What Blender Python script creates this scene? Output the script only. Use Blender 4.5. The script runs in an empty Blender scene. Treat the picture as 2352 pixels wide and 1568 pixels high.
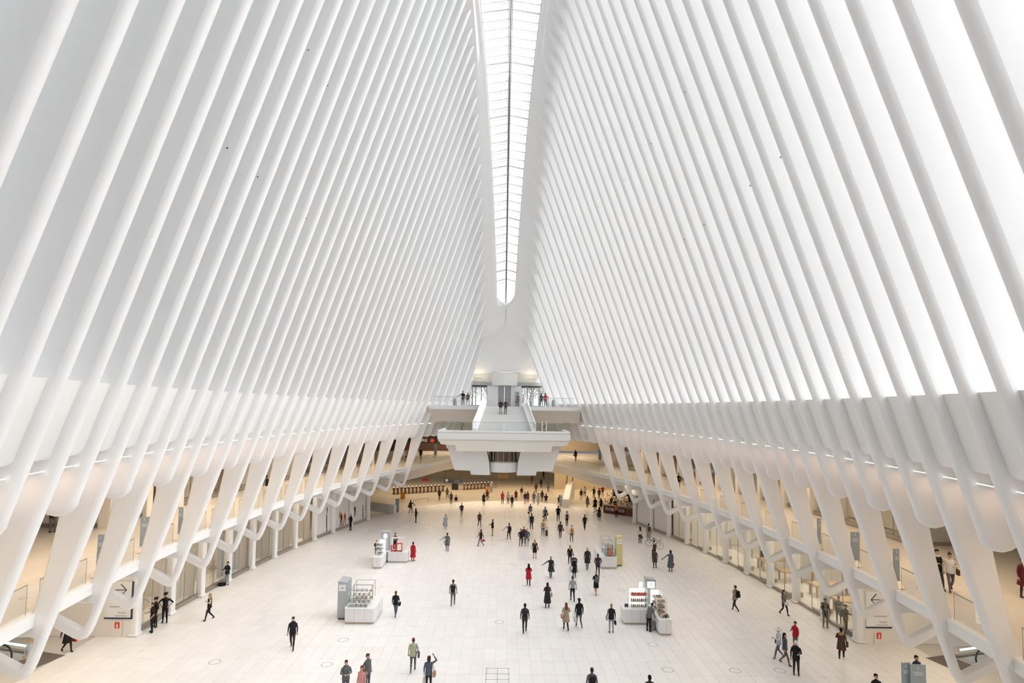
import bpy, bmesh, math, random
from mathutils import Vector, Matrix, geometry
random.seed(7)
SC = bpy.context.scene
COL = SC.collection
R = math.radians

# ------------------------------------------------------------------ camera, world, sun, exposure
CAM_X, CAM_Z = -0.41, 13.88
PITCH, YAW, ROLL = R(3.329), R(0.821), R(0.841)
FPX, PPY = 1300.0, 860.9
cd = bpy.data.cameras.new('camera'); cam = bpy.data.objects.new('camera', cd); COL.objects.link(cam)
cd.sensor_width = 36.0; cd.lens = FPX / 2352 * 36.0
cd.shift_y = (PPY - 784) / 2352
cd.clip_start = 0.2; cd.clip_end = 2000
cam.matrix_world = (Matrix.Translation((CAM_X, 0, CAM_Z)) @ Matrix.Rotation(-YAW, 4, 'Z') @ Matrix.Rotation(R(90) + PITCH, 4, 'X')
                    @ Matrix.Rotation(ROLL, 4, 'Z'))
SC.camera = cam
wd = bpy.data.worlds.new('overcast_sky'); SC.world = wd; wd.use_nodes = True
bg = wd.node_tree.nodes['Background']; bg.inputs[0].default_value = (0.97, 0.985, 1.0, 1)
_n = wd.node_tree.nodes; _l = wd.node_tree.links      # overcast sky: three times brighter overhead than at the horizon
_t = _n.new('ShaderNodeTexCoord'); _s = _n.new('ShaderNodeSeparateXYZ'); _m = _n.new('ShaderNodeMapRange')
_m.inputs[1].default_value = 0; _m.inputs[2].default_value = 1; _m.inputs[3].default_value = 1.2; _m.inputs[4].default_value = 4.4
_l.new(_t.outputs['Generated'], _s.inputs[0]); _l.new(_s.outputs[2], _m.inputs[0]); _l.new(_m.outputs[0], bg.inputs[1])
sl = bpy.data.lights.new('hazy_sun', 'SUN'); sl.energy = 3.2; sl.angle = R(50); sl.color = (1.0, 0.98, 0.96)
so = bpy.data.objects.new('hazy_sun', sl); COL.objects.link(so)
so.rotation_euler = Vector((-0.87, 0.05, -0.50)).to_track_quat('-Z', 'Y').to_euler()
SC.view_settings.view_transform = 'Standard'; SC.view_settings.look = 'None'; SC.view_settings.gamma = 1.0
SC.view_settings.use_curve_mapping = False
SC.view_settings.exposure = 0.26
SC.cycles.max_bounces = 6; SC.cycles.diffuse_bounces = 4; SC.cycles.glossy_bounces = 2
SC.cycles.use_adaptive_sampling = True; SC.cycles.adaptive_threshold = 0.10; SC.cycles.adaptive_min_samples = 8
SC.cycles.transmission_bounces = 4; SC.cycles.transparent_max_bounces = 14
SC.cycles.caustics_reflective = False; SC.cycles.caustics_refractive = False

def ray(u, v):
    a, b = u - 1176, v - PPY
    c, s = math.cos(ROLL), math.sin(ROLL)
    a, b = a * c + b * s, -a * s + b * c
    dx, dy, dz = a / FPX, 1.0, -b / FPX
    y1 = dy * math.cos(PITCH) - dz * math.sin(PITCH); z = dy * math.sin(PITCH) + dz * math.cos(PITCH)
    return Vector((dx * math.cos(YAW) + y1 * math.sin(YAW), -dx * math.sin(YAW) + y1 * math.cos(YAW), z))
def at(u, v, z=0.0):            # a photo pixel to the place on the level z
    d = ray(u, v); k = (z - CAM_Z) / d.z
    return Vector((CAM_X + d.x * k, d.y * k, z))
def atd(u, v, D):               # a photo pixel to the place at distance D down the hall
    d = ray(u, v); k = D / d.y
    return Vector((CAM_X + d.x * k, D, CAM_Z + d.z * k))

# ------------------------------------------------------------------ materials
MATS = {}
def mat(name, col, rough=0.55, metal=0.0, emit=0.0, var=0.0, scale=6.0, spec=0.4, coat=0.0):
    if name in MATS: return MATS[name]
    m = bpy.data.materials.new(name); m.use_nodes = True; MATS[name] = m
    nt = m.node_tree; b = nt.nodes['Principled BSDF']
    c4 = (col[0], col[1], col[2], 1)
    b.inputs['Base Color'].default_value = c4
    b.inputs['Roughness'].default_value = rough; b.inputs['Metallic'].default_value = metal
    b.inputs['Specular IOR Level'].default_value = spec
    if coat: b.inputs['Coat Weight'].default_value = coat
    if emit:
        b.inputs['Emission Color'].default_value = c4; b.inputs['Emission Strength'].default_value = emit
    if var:
        tc = nt.nodes.new('ShaderNodeTexCoord'); nz = nt.nodes.new('ShaderNodeTexNoise'); nz.inputs['Scale'].default_value = scale
        nz.inputs['Detail'].default_value = 4
        mr = nt.nodes.new('ShaderNodeMapRange'); mr.inputs[3].default_value = 1 - var; mr.inputs[4].default_value = 1 + var * .6
        mx = nt.nodes.new('ShaderNodeMix'); mx.data_type = 'RGBA'; mx.blend_type = 'MULTIPLY'; mx.inputs[0].default_value = 1
        mx.inputs[6].default_value = c4
        nt.links.new(tc.outputs['Object'], nz.inputs['Vector']); nt.links.new(nz.outputs[0], mr.inputs[0])
        nt.links.new(mr.outputs[0], mx.inputs[7]); nt.links.new(mx.outputs[2], b.inputs['Base Color'])
    return m
def glass(name, tint=(1, 1, 1), refl=0.10, rough=0.02, dim=1.0):
    if name in MATS: return MATS[name]
    m = bpy.data.materials.new(name); m.use_nodes = True; MATS[name] = m
    nt = m.node_tree; nt.nodes.clear()
    o = nt.nodes.new('ShaderNodeOutputMaterial'); mx = nt.nodes.new('ShaderNodeMixShader')
    t = nt.nodes.new('ShaderNodeBsdfTransparent'); g = nt.nodes.new('ShaderNodeBsdfGlossy'); f = nt.nodes.new('ShaderNodeLayerWeight')
    t.inputs[0].default_value = (tint[0] * dim, tint[1] * dim, tint[2] * dim, 1); g.inputs['Roughness'].default_value = rough
    g.inputs[0].default_value = (.95, .97, 1, 1)
    f.inputs[0].default_value = 0.35
    mr = nt.nodes.new('ShaderNodeMapRange'); mr.inputs[3].default_value = refl * .45; mr.inputs[4].default_value = min(.5, refl * 3)
    nt.links.new(f.outputs[1], mr.inputs[0]); nt.links.new(mr.outputs[0], mx.inputs[0])
    nt.links.new(t.outputs[0], mx.inputs[1]); nt.links.new(g.outputs[0], mx.inputs[2]); nt.links.new(mx.outputs[0], o.inputs[0])
    return m
def tilemat(name, base, rough, tw, tl, amp, warm):
    m = bpy.data.materials.new(name); m.use_nodes = True; nt = m.node_tree; b = nt.nodes['Principled BSDF']
    g = nt.nodes.new('ShaderNodeNewGeometry'); mp = nt.nodes.new('ShaderNodeMapping')
    mp.inputs['Scale'].default_value = (1 / tw, 1 / tl, 1)
    fl = nt.nodes.new('ShaderNodeVectorMath'); fl.operation = 'FLOOR'
    wn = nt.nodes.new('ShaderNodeTexWhiteNoise'); wn.noise_dimensions = '2D'
    nz = nt.nodes.new('ShaderNodeTexNoise'); nz.inputs['Scale'].default_value = 1.3; nz.inputs['Detail'].default_value = 6
    wv = nt.nodes.new('ShaderNodeTexNoise'); wv.inputs['Scale'].default_value = .55; wv.inputs['Detail'].default_value = 8; wv.inputs['Distortion'].default_value = 2.2
    nt.links.new(g.outputs['Position'], mp.inputs[0]); nt.links.new(mp.outputs[0], fl.inputs[0]); nt.links.new(fl.outputs[0], wn.inputs['Vector'])
    nt.links.new(g.outputs['Position'], nz.inputs['Vector']); nt.links.new(g.outputs['Position'], wv.inputs['Vector'])
    a1 = nt.nodes.new('ShaderNodeMath'); a1.operation = 'MULTIPLY_ADD'; a1.inputs[1].default_value = amp; a1.inputs[2].default_value = 1 - amp
    nt.links.new(wn.outputs[0], a1.inputs[0])
    a2 = nt.nodes.new('ShaderNodeMapRange'); a2.inputs[1].default_value = .35; a2.inputs[2].default_value = .7; a2.inputs[3].default_value = .955; a2.inputs[4].default_value = 1.0
    nt.links.new(wv.outputs[0], a2.inputs[0])
    a3 = nt.nodes.new('ShaderNodeMath'); a3.operation = 'MULTIPLY'; nt.links.new(a1.outputs[0], a3.inputs[0]); nt.links.new(a2.outputs[0], a3.inputs[1])
    cr = nt.nodes.new('ShaderNodeMix'); cr.data_type = 'RGBA'; cr.inputs[6].default_value = (*base, 1); cr.inputs[7].default_value = (*warm, 1)
    nt.links.new(wn.outputs[1], cr.inputs[0])
    mx = nt.nodes.new('ShaderNodeMix'); mx.data_type = 'RGBA'; mx.blend_type = 'MULTIPLY'; mx.inputs[0].default_value = 1
    nt.links.new(cr.outputs[2], mx.inputs[6]); nt.links.new(a3.outputs[0], mx.inputs[7]); nt.links.new(mx.outputs[2], b.inputs['Base Color'])
    rr = nt.nodes.new('ShaderNodeMapRange'); rr.inputs[3].default_value = rough - .08; rr.inputs[4].default_value = rough + .12
    nt.links.new(nz.outputs[0], rr.inputs[0]); nt.links.new(rr.outputs[0], b.inputs['Roughness'])
    b.inputs['Specular IOR Level'].default_value = .45
    return m
WHITE = mat('white_painted_steel', (.88, .88, .88), .42, var=.02, scale=.6)
WHITE2 = mat('white_plaster', (.87, .865, .855), .6, var=.02, scale=1)
CREAM = mat('cream_plaster', (.80, .765, .70), .6, var=.03, scale=1)
TAN = mat('tan_stone_wall', (.62, .53, .40), .5, var=.06, scale=.7)
FLOOR = tilemat('white_marble_tiles', (.90, .89, .88), .30, .64, 1.6, .045, (.89, .865, .85))
FLOOR2 = tilemat('warm_marble', (.78, .74, .68), .30, .64, 1.6, .05, (.78, .72, .64))
JOINT = mat('grey_joint', (.64, .62, .59), .7, var=.1)
STEEL = mat('brushed_steel', (.42, .39, .35), .35, .8, var=.08, scale=20)
DARK = mat('dark_frame', (.06, .06, .065), .4, var=.1)
GREY = mat('grey_panel', (.36, .37, .38), .45, var=.05)
PYL = mat('blue_grey_sign_panel', (.33, .40, .47), .5, var=.05)
CLEAR = glass('clear_glass', (.97, .985, .98), .08)
RAILG = glass('railing_glass', (.90, .925, .92), .10)
SHOPG = glass('shop_glass', (.95, .965, .95), .10)
GAPG = glass('facade_glass', (1, 1, 1), .05, dim=.62)
LED = mat('white_light_strip', (1, .98, .94), emit=3.0)

# ------------------------------------------------------------------ mesh helper
class MB:
    def __init__(s): s.v = []; s.f = []; s.m = []
    def add(s, vs, fs, mi=0):
        o = len(s.v); s.v += [tuple(p) for p in vs]; s.f += [tuple(i + o for i in f) for f in fs]; s.m += [mi] * len(fs); return s
    def box(s, x0, x1, y0, y1, z0, z1, mi=0):
        return s.add([(x0, y0, z0), (x1, y0, z0), (x1, y1, z0), (x0, y1, z0), (x0, y0, z1), (x1, y0, z1), (x1, y1, z1), (x0, y1, z1)],
                     [(0, 3, 2, 1), (4, 5, 6, 7), (0, 1, 5, 4), (1, 2, 6, 5), (2, 3, 7, 6), (3, 0, 4, 7)], mi)
    def hexa(s, p, mi=0):       # eight corners, bottom four then top four
        return s.add(p, [(0, 3, 2, 1), (4, 5, 6, 7), (0, 1, 5, 4), (1, 2, 6, 5), (2, 3, 7, 6), (3, 0, 4, 7)], mi)
    def beam(s, a, b, w, h, mi=0, up=(0, 0, 1)):
        a, b = Vector(a), Vector(b); d = (b - a).normalized(); r = d.cross(Vector(up)).normalized(); u = r.cross(d)
        r *= w / 2; u *= h / 2
        return s.hexa([a - r - u, a + r - u, b + r - u, b - r - u, a - r + u, a + r + u, b + r + u, b - r + u], mi)
    def tube(s, pts, rad, n=8, mi=0, cap=True):
        pts = [Vector(p) for p in pts]; rad = rad if isinstance(rad, (list, tuple)) else [rad] * len(pts); rings = []
        ref = None
        for k, p in enumerate(pts):
            d = (pts[min(k + 1, len(pts) - 1)] - pts[max(k - 1, 0)]).normalized()
            if ref is None: ref = d.orthogonal().normalized()
            x = (ref - d * ref.dot(d)).normalized(); y = d.cross(x); ref = x
            rr = rad[k] if isinstance(rad[k], (tuple, list)) else (rad[k], rad[k])
            rings.append([p + x * math.cos(2 * math.pi * j / n) * rr[0] + y * math.sin(2 * math.pi * j / n) * rr[1] for j in range(n)])
        return s.loft(rings, mi, cap)
    def loft(s, rings, mi=0, cap=True, closed=True):
        n = len(rings[0]); vs = [p for r in rings for p in r]; fs = []
        for k in range(len(rings) - 1):
            for j in range(n if closed else n - 1):
                a, b = k * n + j, k * n + (j + 1) % n
                fs.append((a, b, b + n, a + n))
        if cap and closed: fs += [tuple(range(n))[::-1], tuple(range((len(rings) - 1) * n, len(rings) * n))]
        return s.add(vs, fs, mi)
    def lathe(s, prof, cx=0, cy=0, n=16, mi=0, cap=True):
        return s.loft([[(cx + r * math.cos(2 * math.pi * j / n), cy + r * math.sin(2 * math.pi * j / n), z) for j in range(n)] for r, z in prof], mi, cap)
    def prism(s, poly, y0, y1, mi=0):   # x-z outline pushed along y
        n = len(poly); a = [(x, y0, z) for x, z in poly]; b = [(x, y1, z) for x, z in poly]
        t = geometry.tessellate_polygon([[Vector((x, z, 0)) for x, z in poly]])
        fs = [tuple(q) for q in t] + [tuple(i + n for i in q[::-1]) for q in t] + [(i, (i + 1) % n, (i + 1) % n + n, i + n) for i in range(n)]
        return s.add(a + b, fs, mi)
    def plan(s, poly, z0, z1, mi=0):    # x-y outline raised in z
        n = len(poly); a = [(x, y, z0) for x, y in poly]; b = [(x, y, z1) for x, y in poly]
        t = geometry.tessellate_polygon([[Vector((x, y, 0)) for x, y in poly]])
        fs = [tuple(q) for q in t] + [tuple(i + n for i in q[::-1]) for q in t] + [(i, (i + 1) % n, (i + 1) % n + n, i + n) for i in range(n)]
        return s.add(a + b, fs, mi)
    def mesh(s, name, mats, smooth=None, bevel=0.0, seg=2):
        me = bpy.data.meshes.new(name); me.from_pydata(s.v, [], s.f)
        for m in (mats if isinstance(mats, (list, tuple)) else [mats]): me.materials.append(m)
        for p, i in zip(me.polygons, s.m): p.material_index = i
        bm = bmesh.new(); bm.from_mesh(me)
        bmesh.ops.recalc_face_normals(bm, faces=bm.faces)
        if bevel:
            ed = [e for e in bm.edges if len(e.link_faces) == 2 and e.calc_face_angle(0) > .5]
            bmesh.ops.bevel(bm, geom=ed, offset=bevel, segments=seg, affect='EDGES', profile=.5, clamp_overlap=True)
        bm.to_mesh(me); bm.free()
        if smooth:
            me.shade_smooth(); me.set_sharp_from_angle(angle=R(smooth))
        return me
    def build(s, name, mats, parent=None, smooth=None, bevel=0.0, seg=2, **kw):
        return link(name, s.mesh(name, mats, smooth, bevel, seg), parent, **kw)
def link(name, data, parent=None, label=None, cat=None, group=None, kind=None, loc=None, rz=None, rot=None):
    o = bpy.data.objects.new(name, data); COL.objects.link(o)
    if parent: o.parent = parent
    if label: o['label'] = label
    if cat: o['category'] = cat
    if group: o['group'] = group
    if kind: o['kind'] = kind
    if loc is not None: o.location = loc
    if rz is not None: o.rotation_euler = (0, 0, rz)
    if rot is not None: o.rotation_euler = rot
    return o
def empty(name, loc=(0, 0, 0), rz=0, **kw): return link(name, None, loc=loc, rz=rz, **kw)
TXT = {}
def text(name, s, size, m, parent, loc, rot, ext=.004, align='CENTER'):
    key = (s, size, m.name, ext)
    if key not in TXT:
        c = bpy.data.curves.new(name, 'FONT'); c.body = s; c.size = size; c.extrude = ext; c.align_x = align; c.align_y = 'CENTER'; c.resolution_u = 2
        o = bpy.data.objects.new('tmp', c); COL.objects.link(o); dg = bpy.context.evaluated_depsgraph_get(); dg.update()
        me = bpy.data.meshes.new_from_object(o.evaluated_get(dg)); bpy.data.objects.remove(o); me.materials.clear(); me.materials.append(m); TXT[key] = me
    return link(name, TXT[key], parent, loc=loc, rot=rot, kind='stuff')
def bars(parent, m, x, y, z, widths, h, gap, name='print_line'):
    for k, w in enumerate(widths): b = MB(); b.box(x - w / 2, x + w / 2, y - .004, y, z - k * gap - h / 2, z - k * gap + h / 2); b.build(name, m, parent)
def area(name, loc, sx, sy, power, col=(1, .72, .42), rot=(0, 0, 0), spread=180):
    l = bpy.data.lights.new(name, 'AREA'); l.shape = 'RECTANGLE'; l.size = sx; l.size_y = sy; l.energy = power; l.color = col; l.spread = R(spread)
    o = bpy.data.objects.new(name, l); COL.objects.link(o); o.location = loc; o.rotation_euler = rot; return o
def interp(x, xs, ys):
    if x <= xs[0]: return ys[0]
    for k in range(len(xs) - 1):
        if x <= xs[k + 1]: return ys[k] + (ys[k + 1] - ys[k]) * (x - xs[k]) / (xs[k + 1] - xs[k])
    return ys[-1]

# ------------------------------------------------------------------ hall geometry
SP = 1.764
DI = lambda i: 13.98 + SP * (i - 1)
_D = [-8, -5, 0, 5, 8.7, 12.2, 14, 15.7, 17.5, 19.3, 21, 22.8, 24.6, 26.3, 28.1, 29.8, 33.4, 36.9, 40.4, 44, 47.5, 51, 54.5, 58.1, 61.6, 65.1, 68.7, 70.4, 72.2, 74, 75.7, 77.5, 80, 84]
_W = [4.6, 5.6, 7.6, 9.3, 10.5, 11.5, 11.97, 12.42, 12.8, 13.15, 13.42, 13.68, 13.9, 14.08, 14.21, 14.31, 14.44, 14.47, 14.39, 14.18, 13.89, 13.51, 12.94, 12.28, 11.48, 10.51, 9.42, 8.8, 8.1, 7.35, 6.55, 5.75, 5.0, 4.5]
W = lambda D: interp(D, _D, _W)
XT = lambda D: 3.3 - .017 * max(0, abs(D - 36) - 5)
ZT = lambda D: 14.5 + (W(D) - XT(D)) / .35
END = 75.2
XS = lambda D: max(.55, 2.9 - .0438 * abs(D - 36)) * (1 if D < END - 1.2 else math.sqrt(max(.0004, 1 - ((D - END + 1.2) / 1.2) ** 2)))
ZS = lambda D: ZT(D) + .9
XC = -.3
ZA, ZB, ZM = 14.5, 12.25, 6.3
nose = lambda D, z: W(D) + .35 * (ZA - z)
def shift(D, z): return XC * max(0, min(1, (z - ZA) / (ZT(D) - ZA)))
COLX = lambda D, s=-1: W(D) + (7.75 if s < 0 else 6.95)
ZMS = {-1: 6.3, 1: 5.8}          # gallery floor level left and right
# ------------------------------------------------------------------ floor
ARC = lambda x: 85.6 - .042 * x * x          # far edge of the upper concourse floor
xs = [-18 + k * 36 / 30 for k in range(31)]
fl = MB(); fl.plan([(-46, -16), (46, -16), (46, 72)] + [(x, ARC(x)) for x in reversed(xs)] + [(-46, 72)], -.5, -.012)
floor = fl.build('floor', JOINT, kind='structure', label='white marble concourse floor laid in long narrow tiles')
TW, TL, GAPT = .64, 1.6, .005
tile = MB(); tile.box(-TW / 2 + GAPT, TW / 2 - GAPT, -TL / 2 + GAPT, TL / 2 - GAPT, -.02, 0)
tme = tile.mesh('floor_tile', FLOOR)
cells = []
for j in range(-4, 55):
    y = j * TL + TL / 2
    for i in range(-38, 38):
        x = i * TW + TW / 2
        if abs(x) < (COLX(y) + 9 if y < 34.6 else COLX(y, -1 if x < 0 else 1) + 3.4) and y < ARC(abs(x) + .32) - 1.0: cells.append((y, abs(x), x))
vis = sorted([c for c in cells if c[0] > 28.2 and c[1] < 24])
near = set((c[0], c[2]) for c in vis[:300])
rest = MB()
for (y, ax, x) in cells:
    if (y, x) in near: link('floor_tile', tme, floor, loc=(x, y, 0))
    else: rest.box(x - TW / 2 + GAPT, x + TW / 2 - GAPT, y - TL / 2 + GAPT, y + TL / 2 - GAPT, -.02, 0)
rest.build('tile_field', FLOOR, floor, kind='stuff')
# far end of the concourse: curved edge, two steps, and the warmer lower floor behind it
ed = MB()
ed.plan([(x, ARC(x) - 1.6) for x in xs] + [(x, ARC(x)) for x in reversed(xs)], -.3, .002)
ed.build('floor_edge', FLOOR, floor)
for k in range(3):
    st = MB(); st.plan([(x, ARC(x) - .02 + k * .36) for x in xs] + [(x, ARC(x) + .36 + k * .36) for x in reversed(xs)], -.7, -.14 * (k + 1))
    st.build('step', FLOOR2, floor)
fb = MB(); fb.box(-40, 40, 70, 150, -1.2, -.55)
fb.build('floor_lower', FLOOR2, kind='structure', label='warm tan floor of the passage beyond the turnstiles')
ring = MB()
n = 28
for k in range(n):
    a0, a1 = 2 * math.pi * k / n, 2 * math.pi * (k + 1) / n
    ring.add([(r * math.cos(a), r * math.sin(a), .003) for a in (a0, a1) for r in (.275, .305)], [(0, 1, 3, 2)])
rme = ring.mesh('ring', mat('ring_joint', (.30, .28, .27), .6, var=.1))
for (x, y) in [(-15.74, 31.55), (-9.69, 34.6), (-9.66, 31.35), (-9.77, 44.49), (-.46, 37.63), (.65, 51.19), (8.9, 44.24), (8.68, 34.3), (8.62, 31.06), (12.22, 31.02), (14.66, 31.07), (8.72, 40.89)]:
    link('floor_ring', rme, floor, loc=(x, y, 0))
hat = MB()
for k in range(4): hat.box(-1.1, .09, 29.2 + k * .62, 29.225 + k * .62, .001, .004)
for x in (-1.1, -.52, .07): hat.box(x, x + .022, 29.2, 31.1, .001, .004)
for k in range(4):
    for x in (-1.09, -.51, .08): hat.lathe([(.035, .001), (.035, .005)], x, 29.21 + k * .62, 8)
hat.build('access_hatch', mat('hatch_line', (.2, .2, .2), .5, var=.1), floor)
gr = MB(); p0 = at(1139, 1240)
for k in range(2): gr.box(p0.x, p0.x + 1.25, p0.y - .5 * k, p0.y - .5 * k + .02, .001, .004)
for k in range(2): gr.box(p0.x + .6 * k, p0.x + .6 * k + .02, p0.y - .6, p0.y + .1, .001, .004)
gr.build('access_hatch', MATS['hatch_line'], floor)

# ------------------------------------------------------------------ ribs
def pillow(outer, oin, hole, hin, t, seg=4):
    """a plate of thickness t in the x-z plane with rounded edges: outer/hole outlines with an inset for each point"""
    def offs(P, ins, f, sgn):
        out = []
        n = len(P)
        for k in range(n):
            a, b, c = Vector(P[k - 1]), Vector(P[k]), Vector(P[(k + 1) % n])
            d1, d2 = (b - a).normalized(), (c - b).normalized()
            n1, n2 = Vector((-d1.y, d1.x)), Vector((-d2.y, d2.x))
            m = (n1 + n2); L = max(.5, m.length); m = m.normalized() * min(1.6, 2 / L)
            out.append(b + m * ins[k] * f * sgn)
        return out
    prof = []
    for k in range(seg + 1):
        a = math.pi / 2 * k / seg; prof.append((-t / 2 * math.sin(math.pi / 2 - a), 1 - math.sin(a)))
    prof = prof + [(-y, f) for y, f in prof[-2::-1]]
    mb = MB(); n = len(outer)
    area2 = sum(outer[k][0] * outer[(k + 1) % n][1] - outer[(k + 1) % n][0] * outer[k][1] for k in range(n))
    sg = 1 if area2 > 0 else -1
    rings = [[(p.x, y, p.y) for p in offs(outer, oin, f, sg)] for y, f in prof]
    mb.loft(rings, cap=False)
    loops = [offs(outer, oin, 1, sg)]
    if hole:
        h2 = sum(hole[k][0] * hole[(k + 1) % len(hole)][1] - hole[(k + 1) % len(hole)][0] * hole[k][1] for k in range(len(hole)))
        hs = -1 if h2 > 0 else 1
        mb.loft([[(p.x, y, p.y) for p in offs(hole, hin, f, hs)] for y, f in prof], cap=False)
        loops.append(offs(hole, hin, 1, hs))
    tri = geometry.tessellate_polygon([[Vector((p.x, p.y, 0)) for p in L] for L in loops])
    flat = [p for L in loops for p in L]
    for y in (-t / 2, t / 2): mb.add([(p.x, y, p.y) for p in flat], tri)
    return mb
def rib_outline(D, long, s=-1):
    """outline in (outward x, z) of one rib on the +x side"""
    nz = lambda z: nose(D, z) + shift(D, z) * 0
    zt = ZT(D) + .55
    zf = ZMS[s] - 6.3; zk = 0.0 if s < 0 else -.72
    P = []; I = []
    def a(x, z, i): P.append((x, z)); I.append(i)
    back = lambda z: interp(z, [6.3, 8.2, 10, 12, 14.5], [.82, 1.05, 1.35, 1.6, 1.5])
    zs = [zt - (zt - 15) * k / 9 for k in range(10)] + [14, 13, 12, 11.2]
    if long: zs += [10, 9, 8, 7, 6.3, 5.6 + zk, 5.0 + zk, 4.55 + zk]
    else: zs += [10.8]
    for z in zs: a(nz(z), z, interp(z, [4.5, 7, 11, 14, zt - 3, zt], [.16, .17, .2, .21, .21, .18]))
    if long:
        x0 = nz(3.9 + zk)
        a(nz(4.25 + zk) + .03, 4.25 + zk, .16); a(nz(4.05 + zk) + .12, 4.02 + zk, .16); a(x0 + .35, 3.92 + zk, .16); a(x0 + .6, 4.0 + zk, .16)
        for k in range(1, 5): a(x0 + .6 + k * .62, 4.0 + zk + k * .33, .14)
        a(x0 + 3.2, 5.5 + zk, .1); a(x0 + 3.2, 6.1 + zf, .05)
        a(nz(6.1) + 2.2, 6.1 + zf, .05); a(nz(6.15) + .95, 6.12 + zf, .05)
        for z in (6.5 + zf, 7.3 + zf * .5, 8.2, 9, 10, 11, 12): a(nz(z) + back(z), z, .1)
    else:
        ze = 10.65 if s < 0 else 10.25; wd_ = 1.45
        for k in range(0, 9):
            an = math.pi * k / 8
            a(nz(ze) + wd_ / 2 - math.cos(an) * wd_ / 2 * (1 if k < 8 else 1), ze - math.sin(an) * .60 - (0 if k < 5 else (k - 4) * -.02), .22)
        a(nz(11.2) + back(11.2), 11.2, .12)
    for z in (13.5, 15.5, 20, 26, 32):
        if z < zt - 2: a(nz(z) + (1.5 if z < 16 else 1.85), z, .06)
    a(nz(zt) + 1.85, zt, .06)
    H = HI = None
    if long:
        x5 = nz(5.3)
        H = [(nz(z + zk) + o, z2 + zk) for z, o, z2 in ((5.4, .40, 5.42), (5.0, .38, 5.0), (4.65, .38, 4.62), (4.5, .44, 4.46), (4.5, .58, 4.46), (4.5, 1.1, 4.72), (4.5, 1.65, 5.0), (4.5, 2.15, 5.26), (4.5, 2.12, 5.40), (5.4, 1.2, 5.45), (5.4, .52, 5.46))]
        HI = [.08] * len(H)
    return P, I, H, HI
def place_side(mb, s, D):
    """to world: mirror for the side, move to D, lean the upper part to the roof's own centre line"""
    mb.v = [(s * x + shift(D, z), D + y, z) for x, y, z in mb.v]; return mb
walls = {}
for s, nm in ((-1, 'left'), (1, 'right')):
    bd = MB()
    Ds = [DI(i) for i in range(-11, 38)] + [78.6]
    sec = lambda D: [(nose(D, 14.5) + .42, 14.5), (nose(D, ZB) + .42, ZB), (nose(D, ZB) + .55, ZB - .12), (nose(D, ZB) + 1.55, ZB - .12), (nose(D, ZB) + 1.9, 10.6), (nose(D, ZB) + 1.9, 14.3), (nose(D, 14.5) + 1.8, 14.5)]
    bd.loft([[(s * x, D, z) for x, z in sec(D)] for D in Ds])
    walls[s] = bd.build('wall_' + nm, WHITE2, smooth=35, kind='structure', label='tall white %s flank of the hall built of leaning ribs' % nm)
for s in (-1, 1):
    for i in range(-10, 38):
        D = DI(i); lg = (i % 2 == (1 if s < 0 else 0)) and D < 71
        if D > 71 or D < 3:
            P, I, H, HI = rib_outline(D, False, s)
        else: P, I, H, HI = rib_outline(D, lg, s)
        mb = place_side(pillow(P, I, H, HI, .34), s, D)
        mb.build('rib', WHITE, walls[s], smooth=50)
        D2 = DI(i + 1)
        if i < 37:
            g = MB(); a, b = D + .12, D2 - .12
            zt = min(ZT(D), ZT(D2)) + .4
            q = lambda DD, z: (s * (nose(DD, z) + 1.32) + shift(DD, z), DD, z)
            za = 14.45
            g.add([q(a, za), q(b, za), q(b, zt), q(a, zt)], [(0, 1, 2, 3)])
            g.build('pane', GAPG, walls[s])
            if 3 < D < 71:
                l = MB(); xx = lambda DD: s * (nose(DD, 11.75) + .42)
                l.beam((xx(D + .2), D + .2, 11.78), (xx(D2 - .2), D2 - .2, 11.78), .022, .022)
                l.build('light_strip', LED, walls[s])

# ------------------------------------------------------------------ roof spine, skylight
ceil = empty('ceiling', kind='structure', label='white arched roof spine with a long tapering skylight')
Ds = sorted([-8 + k * (86.4 / 60) for k in range(61)] + [74.0, 74.3, 74.55, 74.75, 74.9, 75.0, 75.08, 75.15, 75.2])
for s in (-1, 1):
    sp = MB()
    def sec(D):
        x0, z0, x1, z1 = XS(D), ZS(D), XT(D), ZT(D)
        return [(x0, z0 + .9), (x0, z0 + .12), (x0 + .1, z0), (x0 + .35, z0 - .12), (x1 - .25, z1 + .22), (x1 + .15, z1 + .02), (x1 + .75, z1 - .35), (x1 + 1.7, z1 - .9), (x1 + 2.4, z1 - .6), (x1 + 2.0, z1 + .9)]
    sp.loft([[(s * x + XC, D, z) for x, z in sec(D)] for D in Ds])
    sp.build('spine_beam', WHITE, ceil, smooth=40)
vault = MB()
prof = [(74.9, 1.5, ZS(75.2) + .15), (75.8, 2.05, 26.6), (76.6, 2.45, 25.2), (77.5, 2.85, 23.6), (78.4, 3.5, 21.6), (79.1, 4.15, 19.8), (79.6, 4.65, 18.55), (80.9, 4.75, 18.7)]
vault.loft([[(XC * .7 + x * k / 6, D - .5 * (1 - (k / 6) ** 2) * (D - 75) / 5, z + .35 * (1 - (k / 6) ** 2)) for k in range(-6, 7)] for D, x, z in prof], closed=False)
vault.build('end_vault', WHITE2, ceil, smooth=60)
for s in (-1, 1):   # cheeks closing the end between vault and last rib
    ck = MB(); ck.loft([[(s * (x - .03) + XC * .7, D, z), (s * (nose(77.5, z) + .5), 77.9 if z < 24 else D, z)] for D, x, z in prof] + [[(s * 4.65, 79.7, 17.9), (s * (nose(77.5, 17.9) + .5), 78.0, 17.9)], [(s * 5.6, 79.9, 14.05), (s * 6.6, 78.2, 14.05)]], closed=False)
    ck.build('end_cheek', WHITE2, ceil, smooth=60)
pme = {}

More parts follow.
